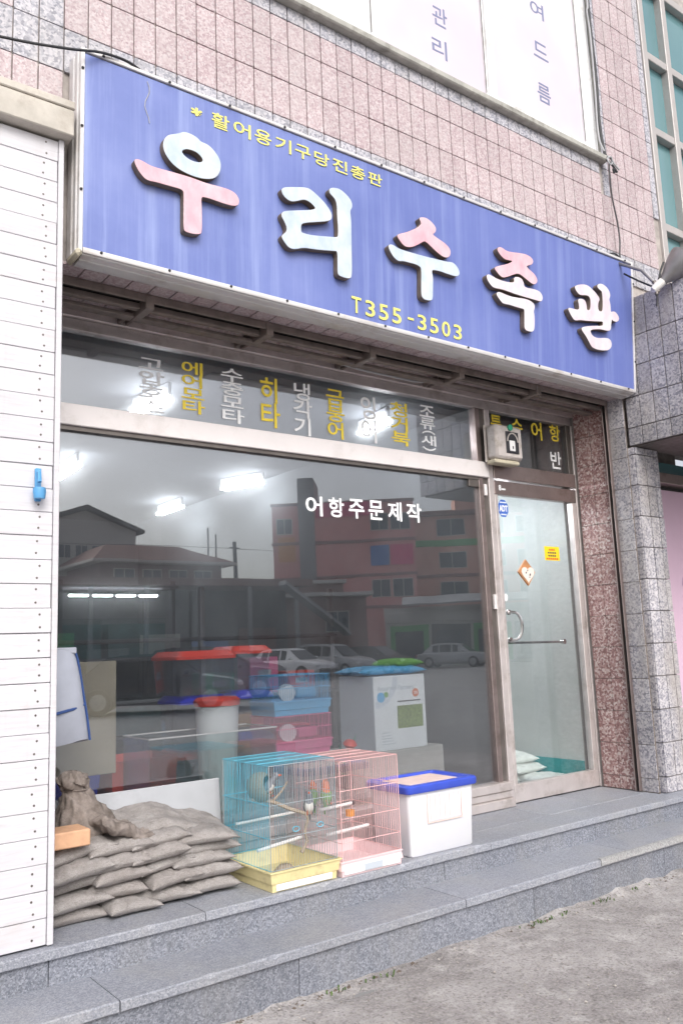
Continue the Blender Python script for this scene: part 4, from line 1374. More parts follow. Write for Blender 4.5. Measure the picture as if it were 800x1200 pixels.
# x range and height of each sack's visible end: (x0, z at left, x1, z at right)
SK = [[(1.12, .375, 1.42, .372), (1.37, .385, 1.63, .378), (1.53, .388, 1.84, .388), (1.75, .385, 2.03, .385)],
      [(1.12, .425, 1.42, .440), (1.32, .438, 1.61, .448), (1.54, .443, 1.82, .462), (1.73, .438, 2.04, .446)],
      [(1.12, .470, 1.43, .515), (1.32, .490, 1.60, .505), (1.52, .492, 1.80, .532), (1.69, .497, 2.01, .500)],
      [(1.12, .535, 1.42, .575), (1.31, .545, 1.60, .563), (1.50, .540, 1.79, .575), (1.72, .546, 2.05, .540)],
      [(1.12, .595, 1.45, .650), (1.31, .605, 1.62, .622), (1.51, .598, 1.81, .630), (1.73, .592, 2.02, .592)]]
random.seed(44)
for L in range(5):
    for C_ in range(4):
        x0, za, x1, zb = SK[L][C_]
        cx, cz = (x0 + x1) / 2, (za + zb) / 2
        sx = x1 - x0 - .035
        th = .064 + random.uniform(-.003, .006)
        dep = .40 + random.uniform(-.02, .02)
        m = sack_mesh(sx, dep, th, L * 10 + C_)
        tiltx = math.atan2(zb - za, x1 - x0)
        cy = -.275 + random.uniform(-.022, .016) + (-.022, .012, -.012, .016)[C_] * (1 if L % 2 else -1) + .004 * L
        m.xf(Matrix.Translation((cx, cy, cz)) @ Matrix.Rotation(random.gauss(0, .07), 4, 'Z') @ Matrix.Rotation(-tiltx, 4, 'Y') @ Matrix.Rotation(random.gauss(.02, .02), 4, 'X'))
        for q, v in enumerate(m.v):                 # nothing sinks into the platform
            if v[2] < ZP + .003:
                m.v[q] = (v[0], v[1], ZP + .003 + (v[2] - ZP) * .02)
        tag(mk('feed_sack', m, 'sack_cloth', smooth='all'), 'grey brown feed sack, %s in the %s layer of the stacked pile' % (CPOS[C_], LAYER[L]), 'sack', 'feed sacks stacked on the step')
# loose sack lying flat over the pile
m = sack_mesh(.58, .30, .055, 99)
for q, v in enumerate(m.v):
    x, y, z = v
    m.v[q] = (x, y, z + .030 * math.exp(-((x + .06) / .10) ** 2) + .012 * mnoise.noise(Vector((x * 14, y * 14, 3))))
m.xf(Matrix.Translation((1.785, -.22, .632)) @ Matrix.Rotation(R_(8), 4, 'Y') @ Matrix.Rotation(R_(14), 4, 'X'))
tag(mk('loose_sack', m, 'sack_cloth', smooth='all'), 'half empty sack draped flat across the top of the pile', 'sack')


def bundle():
    """an old sack, neck tied, leaning in the corner"""
    b = B()
    rings = []
    prof0 = [(.000, .125, .11), (.02, .155, .14), (.07, .148, .135), (.12, .120, .115), (.165, .092, .09), (.205, .072, .070), (.230, .060, .058), (.245, .064, .062), (.265, .078, .074), (.290, .070, .066), (.308, .042, .040), (.314, .010, .010)]
    prof = []
    for (h0, a0, b0), (h1, a1, b1) in zip(prof0[:-1], prof0[1:]):
        for q in range(3):
            t_ = q / 3
            prof.append((h0 + (h1 - h0) * t_, a0 + (a1 - a0) * t_, b0 + (b1 - b0) * t_))
    prof.append(prof0[-1])
    nn = 72
    for q, (h, ra, rb) in enumerate(prof):
        ring = []
        for k in range(nn):
            a = 2 * math.pi * k / nn
            f = 1 + .10 * mnoise.noise(Vector((math.cos(a) * 2.2, math.sin(a) * 2.2, h * 9))) + .05 * math.sin(7 * a + h * 22) + .035 * math.sin(13 * a - h * 10)
            ring.append((ra * f * math.cos(a) - h * .28 + .02, rb * f * math.sin(a), h + .012 * math.sin(5 * a + q)))
        rings.append(ring)
    b.loft(rings)
    for i_, v_ in enumerate(b.v):
        d_ = Vector(v_) * 26
        k_ = .010 * (.5 - abs(mnoise.noise(d_)) * 2) + .006 * mnoise.noise(d_ * 2.3)
        r_ = Vector((v_[0] + .03, v_[1], 0)).normalized()
        b.v[i_] = tuple(Vector(v_) + r_ * k_)
    b.xf(Matrix.Translation((1.385, -.215, .635)) @ Matrix.Scale(.88, 4))
    return b


bo = tag(mk('tied_bundle', bundle(), 'bundle_cloth', smooth='all'), 'brown tied cloth bundle sitting on the left of the sack pile', 'bundle')
fold = sack_mesh(.36, .22, .05, 123)
for i_, v_ in enumerate(fold.v):
    fold.v[i_] = (v_[0], v_[1], v_[2] + .022 * mnoise.noise(Vector((v_[0] * 16, v_[1] * 16, 4))) + .010 * mnoise.noise(Vector((v_[0] * 45, v_[1] * 45, 9))))
fold.xf(Matrix.Translation((1.53, -.335, .655)) @ Matrix.Rotation(R_(24), 4, 'Y') @ Matrix.Rotation(R_(12), 4, 'Z'))
mk('cloth_fold', fold, 'bundle_cloth', bo, smooth='all')
mk('tie', B().tube([(1.385 + (-.0665 + .020 + .064 * math.cos(a)) * .88, -.215 + .055 * math.sin(a), .635 + .232 * .88) for a in [2 * math.pi * q / 20 for q in range(20)]], .0035, 5, closed=True), 'bundle_cloth', bo)
wbk = B().cbox(1.10, 1.318, -.475, -.33, .650, .715, .005)
tag(mk('wood_block', wbk, 'wood_block'), 'orange brown wooden block on the left end of the sacks', 'block')
bd = B().cbox(1.14, 2.115, -.012, .012, 0, .44, .003)
bd.xf(Matrix.Translation((0, -.125, ZP + .002)) @ Matrix.Rotation(R_(-5), 4, 'X'))
tag(mk('foam_board', bd, 'foam_board'), 'pale grey board leaning on the window behind the sacks', 'board')

# hanging nylon bag on the shed's side
bagp = B()
prof = [(1.240, 1.445), (1.300, 1.440), (1.306, 1.40), (1.335, 1.31), (1.358, 1.20), (1.366, 1.10), (1.362, 1.082), (1.10, 1.035), (1.10, 1.445)]
nb_ = 10
rings = []
for q in range(nb_ + 1):
    t = q / nb_
    zc = 1.44 - .385 * t
    right = 1.298 + .072 * t ** .75
    wdt = .012 + .055 * math.sin(math.pi * min(1, t * .92 + .05)) ** .7
    ring = []
    for k in range(16):
        a = 2 * math.pi * k / 16
        ring.append((1.185 + (right - 1.185) * (abs(math.cos(a)) ** .7) * (1 if math.cos(a) > 0 else -.50), -.30 + wdt * math.sin(a), zc - .035 * t * (1 - .5 * (1 + math.cos(a))) + .006 * math.sin(3 * a + q)))
    rings.append(ring)
bagp.loft(rings)
nbag = thing('nylon_bag', (1.2, -.3, 1.05), 'white nylon bag with navy piping hanging by the plank wall', 'bag')
mk('body', bagp, 'nylon_white', nbag, smooth=True)
mk('piping', B().tube([(r[0][0] + .003, r[0][1] - .008, r[0][2]) for r in rings], .0055, 6), 'navy_piping', nbag, smooth=True)
mk('band', B().tube([(1.12, -.364, 1.168), (1.20, -.372, 1.176), (1.28, -.355, 1.190), (1.345, -.315, 1.205)], .0065, 6), 'navy_piping', nbag, smooth=True)
mk('strap', B().cbox(1.126, 1.308, -.318, -.282, 1.425, 1.452, .004), 'nylon_white', nbag)

# ================================================================== CAGES
def wires(b, face, spec, r):
    for p, q in spec:
        b.tube([p, q], r, 4, cap=False)


def cage(root, x0, x1, y0, y1, z0, z1, mats4, pitch=.0135, r=.00108, rails=(.30, .62)):
    front, back, left, right, top = B(), B(), B(), B(), B()
    nx = int((x1 - x0) / pitch)
    ny = int((y1 - y0) / pitch)
    for i in range(nx + 1):
        x = x0 + (x1 - x0) * i / nx
        front.tube([(x, y0, z0), (x, y0, z1)], r, 4, cap=False)
        back.tube([(x, y1, z0), (x, y1, z1)], r, 4, cap=False)
        top.tube([(x, y0, z1), (x, y1, z1)], r, 4, cap=False)
    for j in range(ny + 1):
        y = y0 + (y1 - y0) * j / ny
        left.tube([(x0, y, z0), (x0, y, z1)], r, 4, cap=False)
        right.tube([(x1, y, z0), (x1, y, z1)], r, 4, cap=False)
    for t in rails + (0.0, 1.0):
        z = z0 + (z1 - z0) * t
        rr = r * 1.9
        front.tube([(x0, y0 - r, z), (x1, y0 - r, z)], rr, 4)
        back.tube([(x0, y1 + r, z), (x1, y1 + r, z)], rr, 4)
        left.tube([(x0 - r, y0, z), (x0 - r, y1, z)], rr, 4)
        right.tube([(x1 + r, y0, z), (x1 + r, y1, z)], rr, 4)
    for t in (.25, .5, .75):
        top.tube([(x0, y0 + (y1 - y0) * t, z1 + r), (x1, y0 + (y1 - y0) * t, z1 + r)], r * 1.9, 4)
    for b, m in zip((front, back, left, right, top), mats4):
        stuff(mk('wire_side', b, m, root, fix=False))
    for x in (x0, x1):
        for y in (y0, y1):
            mk('corner_wire', B().tube([(x, y, z0), (x, y, z1)], r * 2.4, 5), mats4[0], root)


def tray(x0, x1, y0, y1, z0, z1, flare, t=.006):
    b = B()
    def ring(z, e, inn=0):
        return [(x0 - e + inn, y0 - e + inn, z), (x1 + e - inn, y0 - e + inn, z), (x1 + e - inn, y1 + e - inn, z), (x0 - e + inn, y1 + e - inn, z)]
    zm = z0 + (z1 - z0) * .42
    b.loft([ring(z0, 0), ring(zm, .003), ring(zm + .002, .009), ring(z1, flare), ring(z1, flare + .006), ring(z1 + .006, flare + .006), ring(z1 + .006, flare - .001), ring(z0 + .012, 0, .01)])
    return b


blue_cage = thing('bird_cage', (2.26, -.42, ZP), 'tall blue wire bird cage on a yellow tray beside the sacks', 'cage', 'bird cages on the step')
mk('tray', tray(2.082, 2.432, -.632, -.215, ZP + .003, ZP + .086, .016), 'tray_yellow', blue_cage)
mk('drawer', B().cbox(2.10, 2.405, -.641, -.6325, ZP + .008, ZP + .036, .002), 'paper_white', blue_cage)
cage(blue_cage, 2.076, 2.438, -.636, -.21, ZP + .094, .888, ('cage_silver', 'cage_blue', 'cage_blue', 'cage_silver', 'cage_blue'))
perch = B().tube([(2.09, -.30, .592), (2.43, -.30, .600)], .007, 7)
mk('perch', perch, 'perch_white', blue_cage, smooth=True)
mk('perch', B().tube([(2.09, -.50, .502), (2.36, -.46, .515)], .008, 7), 'perch_white', blue_cage, smooth=True)
mk('branch', B().tube([(2.10, -.44, .72), (2.20, -.45, .700), (2.29, -.48, .655), (2.36, -.50, .628), (2.372, -.50, .60), (2.352, -.50, .55), (2.365, -.50, .50), (2.33, -.50, .455)], [.008, .009, .009, .008, .007, .008, .006, .010], 6).tube([(2.21, -.45, .70), (2.25, -.47, .745), (2.275, -.48, .785)], [.006, .005, .004], 5), 'branch_wood', blue_cage, smooth=True)
mk('nest', B().lathe([(0, .006), (.004, .03), (.02, .056), (.05, .070), (.085, .066), (.105, .052), (.108, .044), (.10, .040), (.085, .052), (.05, .058), (.02, .044), (.01, .01)], (2.125, -.38, .755), (.42, -.80, .22), 22), 'nest_straw', blue_cage, smooth=True)
mk('food_dish', B().lathe([(0, .0), (0, .034), (.022, .040), (.022, .036), (.006, .03), (.006, 0)], (2.16, -.52, ZP + .016), (0, 0, 1), 16), 'plastic_white', blue_cage, smooth=True)
mk('litter', B().lathe([(0, .0), (0, .06), (.014, .045), (.03, .028), (.034, 0)], (2.30, -.40, ZP + .016), (0, 0, 1), 16), 'branch_wood', blue_cage, smooth=True)
for cx in (2.21, 2.345):
    mk('latch', B().tube([(cx + .018 * math.cos(a), -.641, .60 + .011 * math.sin(a)) for a in [2 * math.pi * q / 12 for q in range(12)]], .0022, 4, closed=True), 'cage_blue', blue_cage)

pink_cage = thing('bird_cage', (2.63, -.45, ZP), 'pink wire bird cage on a pale tray next to the blue lidded box', 'cage', 'bird cages on the step')
mk('tray', tray(2.452, 2.812, -.652, -.27, ZP + .003, ZP + .066, .003), 'tray_pink', pink_cage)
mk('drawer', B().cbox(2.462, 2.80, -.661, -.6535, ZP + .012, ZP + .056, .002), 'paper_white', pink_cage)
mk('drawer_label', B().box(2.58, 2.69, -.6635, -.6615, ZP + .016, ZP + .045), 'carton_grey', pink_cage)
cage(pink_cage, 2.455, 2.812, -.656, -.268, ZP + .073, .868, ('cage_pink',) * 5, rails=(.18, .42, .70))
mk('perch', B().tube([(2.37 + .09, -.47, .625), (2.66, -.47, .632)], .008, 7), 'perch_white', pink_cage, smooth=True)
mk('perch_cap', B().lathe([(0, 0), (0, .010), (.014, .010), (.016, 0)], (2.66, -.47, .632), (1, 0, 0), 10), 'dial_black', pink_cage)
mk('perch', B().tube([(2.46, -.52, .515), (2.72, -.52, .525)], .008, 7), 'perch_white', pink_cage, smooth=True)
mk('food_dish', B().lathe([(0, 0), (0, .022), (.03, .024), (.03, .018), (.006, .016)], (2.70, -.40, .555), (0, 0, 1), 12), 'plastic_orange', pink_cage, smooth=True)


def bird(at, heading, mats, label, s=1.0, pitch=30):
    """body, head and tail are one skin"""
    t = thing('bird', at, label, 'bird', 'small cage birds')
    st = [(-.075, .004, -.020), (-.055, .007, -.014), (-.036, .011, -.006), (-.018, .020, .000), (.0, .0255, .004), (.018, .026, .010), (.032, .021, .020), (.041, .0175, .031), (.050, .018, .038), (.060, .0165, .041), (.068, .011, .040), (.073, .003, .038)]
    rings, b = [], B()
    for x, r, z in st:
        rings.append([(x, r * math.cos(a) * (1.0), z + r * math.sin(a) * 1.05) for a in [2 * math.pi * q / 12 for q in range(12)]])
    b.loft(rings)
    n_ = 12
    for i in range(len(st) - 1):
        for k in range(n_):
            cx = st[i][0]
            b.mi[i * n_ + k] = 1 if cx >= .03 else (2 if (k in (7, 8, 9, 10) and cx > -.04) else 0)
    M = Matrix.Translation(at) @ Matrix.Rotation(R_(heading), 4, 'Z') @ Matrix.Rotation(R_(-pitch), 4, 'Y') @ Matrix.Scale(s, 4)
    mk('body', b.xf(M), mats[:3], t, smooth='all')
    mk('beak', B().lathe([(0, .0065), (.008, .0045), (.016, .0005)], (.071, 0, .037), (1, 0, -.35), 8).xf(M), mats[3], t, smooth=True)
    for sy in (-1, 1):
        wv = B()
        pts = [(.024, sy * .0255, .016), (.0, sy * .0285, .012), (-.03, sy * .0215, .002), (-.052, sy * .011, -.008), (-.03, sy * .0235, -.008), (.0, sy * .029, -.004), (.020, sy * .027, .004)]
        wv.add(pts + [(.0, sy * .0325, .003)], [(i, (i + 1) % 7, 7) for i in range(7)])
        mk('wing', wv.xf(M), mats[0], t, smooth='all')
        mk('eye', B().lathe([(0, .0032), (.0018, .0022), (.0024, 0)], (.058, sy * .0155, .046), (0.2, sy, .2), 8).xf(M), 'eye_black', t)
        mk('leg', B().tube([(.004, sy * .009, -.018), (-.004, sy * .010, -.040), (.008, sy * .010, -.046)], .0018, 4).xf(M), 'finch_beak', t)
    return t


finch = ['finch_grey', 'finch_grey', 'finch_white', 'finch_beak']
bird((2.185, -.455, .765), -50, finch, 'grey finch peeping from the straw nest in the blue cage', .95, 20)
bird((2.375, -.51, .655), -125, finch, 'grey finch perched on the branch in the blue cage', .95, 42)
lv = ['lovebird_green', 'lovebird_orange', 'lovebird_green', 'lovebird_orange']
bird((2.505, -.47, .676), -100, lv, 'green lovebird with orange head perched nearest the pink cage front', 1.05, 58)
bird((2.475, -.40, .668), 60, lv, 'second green lovebird partly behind the first in the pink cage', 1.0, 55)

# ================================================================== STORAGE BOX
bx = thing('storage_box', (3.12, -.45, ZP), 'milky white storage box with blue lid beside the pink cage', 'box')
b = B()
def rr_ring(x0, x1, y0, y1, z, r, n=4):
    out = []
    for cx, cy, a0 in ((x1 - r, y0 + r, -90), (x1 - r, y1 - r, 0), (x0 + r, y1 - r, 90), (x0 + r, y0 + r, 180)):
        for q in range(n + 1):
            a = R_(a0 + 90 * q / n)
            out.append((cx + r * math.cos(a), cy + r * math.sin(a), z))
    return out
BX0, BX1, BY0, BY1 = 2.905, 3.368, -.628, -.305
rings = [rr_ring(BX0 + .018, BX1 - .018, BY0 + .018, BY1 - .018, ZP + .003, .02), rr_ring(BX0 + .012, BX1 - .012, BY0 + .012, BY1 - .012, ZP + .010, .024), rr_ring(BX0, BX1, BY0, BY1, .655, .026), rr_ring(BX0 + .004, BX1 - .004, BY0 + .004, BY1 - .004, .655, .024), rr_ring(BX0 + .016, BX1 - .016, BY0 + .016, BY1 - .016, ZP + .014, .02)]
b.loft(rings)
mk('body', b, 'milky_plastic', bx, smooth=True)
lid = B()
e = .016
rings = [rr_ring(BX0 - e, BX1 + e, BY0 - e, BY1 + e, .657, .03), rr_ring(BX0 - e - .004, BX1 + e + .004, BY0 - e - .004, BY1 + e + .004, .664, .032), rr_ring(BX0 - e - .004, BX1 + e + .004, BY0 - e - .004, BY1 + e + .004, .690, .032), rr_ring(BX0 - e + .004, BX1 + e - .004, BY0 - e + .004, BY1 + e - .004, .698, .028), rr_ring(BX0 + .014, BX1 - .014, BY0 + .014, BY1 - .014, .698, .02), rr_ring(BX0 + .020, BX1 - .020, BY0 + .020, BY1 - .020, .688, .018)]
lid.loft(rings)
ld = mk('lid', lid, 'blue_lid', bx, smooth=True)
mk('label_sheet', B().cbox(BX0 + .05, BX1 - .07, BY0 + .05, BY1 - .055, .6885, .6925, .001), 'label_pink', ld)
mk('front_window', B().cbox(3.03, 3.265, BY0 - .001, BY0 + .004, .505, .640, .002).xf(Matrix.Translation((0, .0018, 0))), 'window_clear', bx)
for q in range(7):
    mk('slit', B().box(3.045 + q * .034, 3.048 + q * .034, BY0 - .0012, BY0 + .0008, .515, .632), 'label_pink', bx)
mk('window_trim', B().cbox(3.025, 3.27, BY0 - .003, BY0 + .004, .498, .504, .001).cbox(3.025, 3.03, BY0 - .003, BY0 + .004, .505, .640, .001).cbox(3.266, 3.271, BY0 - .003, BY0 + .004, .505, .640, .001), 'label_pink', bx)

# ================================================================== INSIDE THE SHOP
room = structure(thing('shop_interior', (2.6, 3, .34), 'x', 'x'))
del room['label'], room['category']
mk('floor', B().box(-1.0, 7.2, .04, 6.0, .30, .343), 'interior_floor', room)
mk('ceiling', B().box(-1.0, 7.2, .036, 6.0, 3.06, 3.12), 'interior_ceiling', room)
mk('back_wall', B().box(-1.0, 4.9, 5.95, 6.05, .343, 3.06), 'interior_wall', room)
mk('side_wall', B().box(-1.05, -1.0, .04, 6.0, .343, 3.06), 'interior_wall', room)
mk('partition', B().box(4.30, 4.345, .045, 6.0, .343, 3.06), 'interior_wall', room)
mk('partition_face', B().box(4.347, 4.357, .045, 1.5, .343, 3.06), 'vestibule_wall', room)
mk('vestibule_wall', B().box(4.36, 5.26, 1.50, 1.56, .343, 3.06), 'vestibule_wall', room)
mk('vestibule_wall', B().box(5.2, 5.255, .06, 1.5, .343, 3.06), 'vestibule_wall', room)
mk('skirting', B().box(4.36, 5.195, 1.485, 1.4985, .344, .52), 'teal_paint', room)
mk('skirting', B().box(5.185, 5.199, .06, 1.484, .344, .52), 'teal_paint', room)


def tube_lamp(x0, y0, x1, y1, z, label, mat='tube_light'):
    t = thing('tube_lamp', ((x0 + x1) / 2, (y0 + y1) / 2, z), label, 'lamp', 'lit tube lamps inside the shop')
    d = Vector((x1 - x0, y1 - y0, 0)).normalized()
    nrm = Vector((-d.y, d.x, 0))
    for s in (-.03, .03):
        mk('tube', B().tube([Vector((x0, y0, z)) + nrm * s, Vector((x1, y1, z)) + nrm * s], .014, 8), mat, t, smooth=True)
    o = Vector(((x0 + x1) / 2, (y0 + y1) / 2, z + .05))
    L = (Vector((x1 - x0, y1 - y0, 0))).length / 2 + .03
    b = B().cbox(-L, L, -.012, .012, -.030, .05, .004)
    mk('housing', b.xf(Matrix.Translation(o) @ Matrix.Rotation(math.atan2(d.y, d.x), 4, 'Z')), 'plastic_white', t)


tube_lamp(2.13, .96, 2.18, .60, 2.95, 'lit tube lamp glaring through the left end of the transom')
tube_lamp(3.77, .70, 3.71, .34, 2.95, 'lit tube lamp glaring through the right end of the transom')
tube_lamp(3.90, 3.02, 4.06, 2.58, 2.95, 'lit tube lamp glowing high in the middle of the window')
tube_lamp(3.97, 4.60, 3.96, 4.05, 2.95, 'lit tube lamp farther back, left of the brightest one')
tube_lamp(2.36, 3.2, 2.33, 2.6, 2.95, 'lit tube lamp glowing by the white plank wall edge')
mk('vestibule_baffle', B().box(4.358, 5.199, .05, 1.499, 2.62, 2.66), 'interior_ceiling', room)  # added dropped ceiling, keeps the vestibule light out of the fanlight
tube_lamp(4.62, .12, 4.62, 1.32, 2.53, 'unseen tube lamp added to brighten the vestibule behind the door')  # added lamp, out of view, lights the pale wall behind the door

rack = thing('aquarium_rack', (3.3, 4.8, .343), 'dark rack of aquariums at the back of the shop', 'rack')
for x in (1.2, 2.86, 4.1):
    for y in (4.55, 5.3):
        mk('post', B().cbox(x - .02, x + .02, y - .02, y + .02, .344, 2.2, .003), 'shelf_dark', rack)
for z in (.55, 1.35, 2.12):
    mk('shelf', B().cbox(1.15, 4.15, 4.5, 5.35, z, z + .03, .004), 'shelf_dark', rack)
for q in range(4):
    xa = 2.96 + q * .255
    t = tag(mk('strip_lamp', B().cbox(xa, xa + .20, 4.56, 4.60, 2.03, 2.05, .004), 'strip_light'), 'lit aquarium strip lamp, %s in the glowing row of four' % ('leftmost', 'second', 'third', 'rightmost')[q], 'lamp', 'row of aquarium strip lamps')
for z in (.583, 1.383):
    for q in range(4):
        xa = 1.22 + q * .72
        tk = thing('aquarium', (xa + .33, 4.9, z), 'dim aquarium on the %s shelf of the back rack, %s from the left' % ('lower' if z < 1 else 'upper', ('first', 'second', 'third', 'fourth')[q]), 'aquarium', 'aquariums on the back rack')
        mk('glass', B().box(xa, xa + .66, 4.6, 5.2, z, z + .42), 'tank_glass', tk)
        mk('water', B().box(xa + .01, xa + .65, 4.61, 5.19, z + .01, z + .36), 'tank_water', tk)

bench = thing('display_bench', (2.6, .5, .343), 'low display bench behind the shop window', 'bench')
mk('top', B().cbox(.9, 4.05, .09, .95, .52, .555, .004), 'shelf_stone', bench)
mk('panel', B().cbox(.95, 4.0, .12, .14, .345, .519, .003), 'cardboard', bench)
blk = tag(mk('stone_block', B().cbox(3.18, 3.93, .19, .62, .557, .755, .006), 'shelf_stone'), 'pale grey block under the white aquarium carton', 'block')

tag(mk('cardboard_sheet', B().cbox(1.05, 1.638, .02, .026, .85, 1.385, .002).xf(Matrix.Translation((0, .035, 0))), 'cardboard'), 'brown cardboard sheet standing inside the window at the left', 'cardboard')
tk = thing('glass_tank', (2.05, .3, .557), 'low empty glass tank inside the window behind the blue cage', 'tank')
for nm, bb in (('pane', B().box(1.84, 2.60, .12, .126, .557, .98)), ('pane', B().box(1.84, 2.60, .45, .456, .557, .98)), ('pane', B().box(1.84, 1.846, .127, .449, .557, .98)), ('pane', B().box(2.594, 2.60, .127, .449, .557, .98))):
    mk(nm, bb, 'tank_glass', tk)
mk('rim', B().tube([(1.84, .12, .982), (2.60, .12, .982), (2.60, .456, .982), (1.84, .456, .982)], .005, 4, closed=True), 'pale_aluminium', tk)


def lidded(x0, x1, y0, y1, z0, z1, mat, label, h=.05):
    t = thing('plastic_tank', ((x0 + x1) / 2, (y0 + y1) / 2, z0), label, 'tank', 'lidded plastic tanks in the window')
    b = B()
    b.loft([rr_ring(x0 + .015, x1 - .015, y0 + .015, y1 - .015, z0, .02), rr_ring(x0, x1, y0, y1, z1 - h, .025), rr_ring(x0 + .004, x1 - .004, y0 + .004, y1 - .004, z1 - h, .022), rr_ring(x0 + .019, x1 - .019, y0 + .019, y1 - .019, z0 + .004, .018)])
    mk('body', b, 'clear_plastic', t, smooth=True)
    l = B()
    l.loft([rr_ring(x0 - .01, x1 + .01, y0 - .01, y1 + .01, z1 - h + .001, .03), rr_ring(x0 - .01, x1 + .01, y0 - .01, y1 + .01, z1 - h + .018, .03), rr_ring(x0 + .02, x1 - .02, y0 + .02, y1 - .02, z1, .03)])
    mk('lid', l, mat, t, smooth=True)
    return t


lidded(2.20, 2.50, .50, .80, .557, .86, 'plastic_red', 'clear tank with red lid at the bottom left of the window stack')
lidded(2.20, 2.50, .48, .80, .862, 1.165, 'plastic_blue', 'clear tank with blue lid second from top of the left stack')
lidded(2.16, 2.53, .44, .80, 1.167, 1.42, 'plastic_red', 'clear tank with red lid on top of the left stack')
lidded(2.58, 2.82, .50, .80, .557, .93, 'plastic_blue', 'clear tank with blue lid at the bottom right of the stack')
lidded(2.58, 2.82, .50, .80, .932, 1.175, 'plastic_blue', 'clear tank with blue lid under the rear red lid')
lidded(2.56, 2.83, .52, .82, 1.177, 1.44, 'plastic_red', 'clear tank with red lid at the top right of the stack')
bk = thing('bucket', (2.32, .25, .557), 'white plastic bucket with red lid in the window', 'bucket')
mk('body', B().lathe([(0, 0), (0, .095), (.55, .122), (.555, .118), (.02, .09), (.02, 0)], (2.325, .30, .557), (0, 0, 1), 24), 'plastic_white', bk, smooth=True)
mk('lid', B().lathe([(0, .128), (.03, .13), (.045, .11), (.05, 0)], (2.325, .30, 1.114), (0, 0, 1), 24), 'plastic_red', bk, smooth=True)


def small_cage(x0, x1, y0, y1, z0, z1, wire, base, label):
    t = thing('hamster_cage', ((x0 + x1) / 2, (y0 + y1) / 2, z0), label, 'cage', 'small cages in the window')
    mk('base', tray(x0 + .02, x1 - .02, y0 + .02, y1 - .02, z0, z0 + .075, .012), base, t)
    zz = z0 + .083
    b = B()
    nx = int((x1 - x0) / .016)
    for i in range(nx + 1):
        x = x0 + .012 + (x1 - x0 - .024) * i / nx
        b.tube([(x, y0 + .012, zz), (x, y0 + .012, z1), (x, y1 - .012, z1), (x, y1 - .012, zz)], .0019, 4)
    ny = int((y1 - y0) / .016)
    for i in range(ny + 1):
        y = y0 + .012 + (y1 - y0 - .024) * i / ny
        for x in (x0 + .012, x1 - .012):
            b.tube([(x, y, zz), (x, y, z1)], .0019, 4)
    for z in (zz, (zz + z1) / 2, z1):
        b.tube([(x0 + .010, y0 + .010, z), (x1 - .010, y0 + .010, z), (x1 - .010, y1 - .010, z), (x0 + .010, y1 - .010, z)], .0032, 4, closed=True)
    stuff(mk('wire_side', b, wire, t, fix=False))
    mk('wheel', B().lathe([(0, .0), (0, .05), (.012, .052), (.03, .052), (.032, .046), (.012, .044), (.01, 0)], ((x0 + x1) / 2 - .09, y0 + .04, z0 + .13), (.3, 1, 0), 20), 'plastic_white', t, smooth=True)
    mk('house', B().cbox(x0 + .22, x1 - .06, y0 + .08, y1 - .06, z0 + .09, z0 + .15, .008), base, t)


lidded(2.66, 3.05, .25, .52, .557, .79, 'plastic_white', 'clear tank with white lid supporting the two small cages', .02)
small_cage(2.655, 3.075, .23, .53, .793, 1.02, 'plastic_pink', 'plastic_pink', 'small pink cage below the sky blue one in the window')
small_cage(2.655, 3.075, .23, .53, 1.024, 1.255, 'plastic_sky', 'plastic_sky', 'small sky blue cage on top of the pink one')
fl = thing('toy_plant', (3.2, .26, .557), 'red and green toy plant left of the white carton', 'plant')
stem = B()
for q in range(9):
    a = q * 2.4
    stem.add([(3.2, .26, .60 + q * .022), (3.2 + .07 * math.cos(a) - .012, .26 + .05 * math.sin(a), .64 + q * .024), (3.2 + .09 * math.cos(a), .26 + .06 * math.sin(a), .67 + q * .026), (3.2 + .07 * math.cos(a) + .012, .26 + .05 * math.sin(a) + .012, .64 + q * .024)], [(0, 1, 2, 3)])
stem.tube([(3.2, .26, .557), (3.2, .26, .80)], .008, 6)
mk('leaves', stem, 'green_plastic', fl)
mk('flower', B().lathe([(0, .004), (.015, .03), (.035, .045), (.055, .03), (.06, 0)], (3.19, .235, .79), (0, -.3, 1), 10), 'plastic_red', fl, smooth=True)

# carton with printed faces
ct = thing('aquarium_carton', (3.6, .35, .757), 'white printed aquarium carton standing on the grey block', 'carton')
CX0, CX1, CZ0, CZ1, CY = 3.372, 3.80, .757, 1.215, .20
mk('body', B().cbox(CX0, CX1, CY, CY + .36, CZ0, CZ1, .002), 'carton_white', ct)
mk('print', B().box(CX0 - .0022, CX0 - .001, CY + .004, CY + .356, CZ0 + .004, CZ1 - .004), 'carton_grey', ct)
mk('lettering', text_mesh('Aquarium Partners', CX0 + .03, CX0 + .33, 1.115, 1.155, CY - .0022, .012), 'carton_grey', ct)
def arc_band(r0, r1, cx, cz, a0, a1, n=16):
    p = [(cx + r0 * math.cos(R_(a0 + (a1 - a0) * q / n)), cz + r0 * math.sin(R_(a0 + (a1 - a0) * q / n))) for q in range(n + 1)]
    return p + [(cx + r1 * math.cos(R_(a1 - (a1 - a0) * q / n)), cz + r1 * math.sin(R_(a1 - (a1 - a0) * q / n))) for q in range(n + 1)]
mk('print', B().prism_xz(arc_band(.155, .195, CX0 + .004, CZ1 - .002, -88, -2), CY - .0016, CY - .0004), 'carton_band', ct)
def disc(cx, cz, r):
    return [(cx + r * math.cos(2 * math.pi * q / 18), cz + r * math.sin(2 * math.pi * q / 18)) for q in range(18)]
mk('print', B().prism_xz(disc(CX0 + .055, 1.085, .032), CY - .0022, CY - .0006), 'plastic_sky', ct)
mk('print', B().prism_xz(disc(CX0 + .098, 1.100, .018), CY - .0022, CY - .0006), 'lovebird_green', ct)
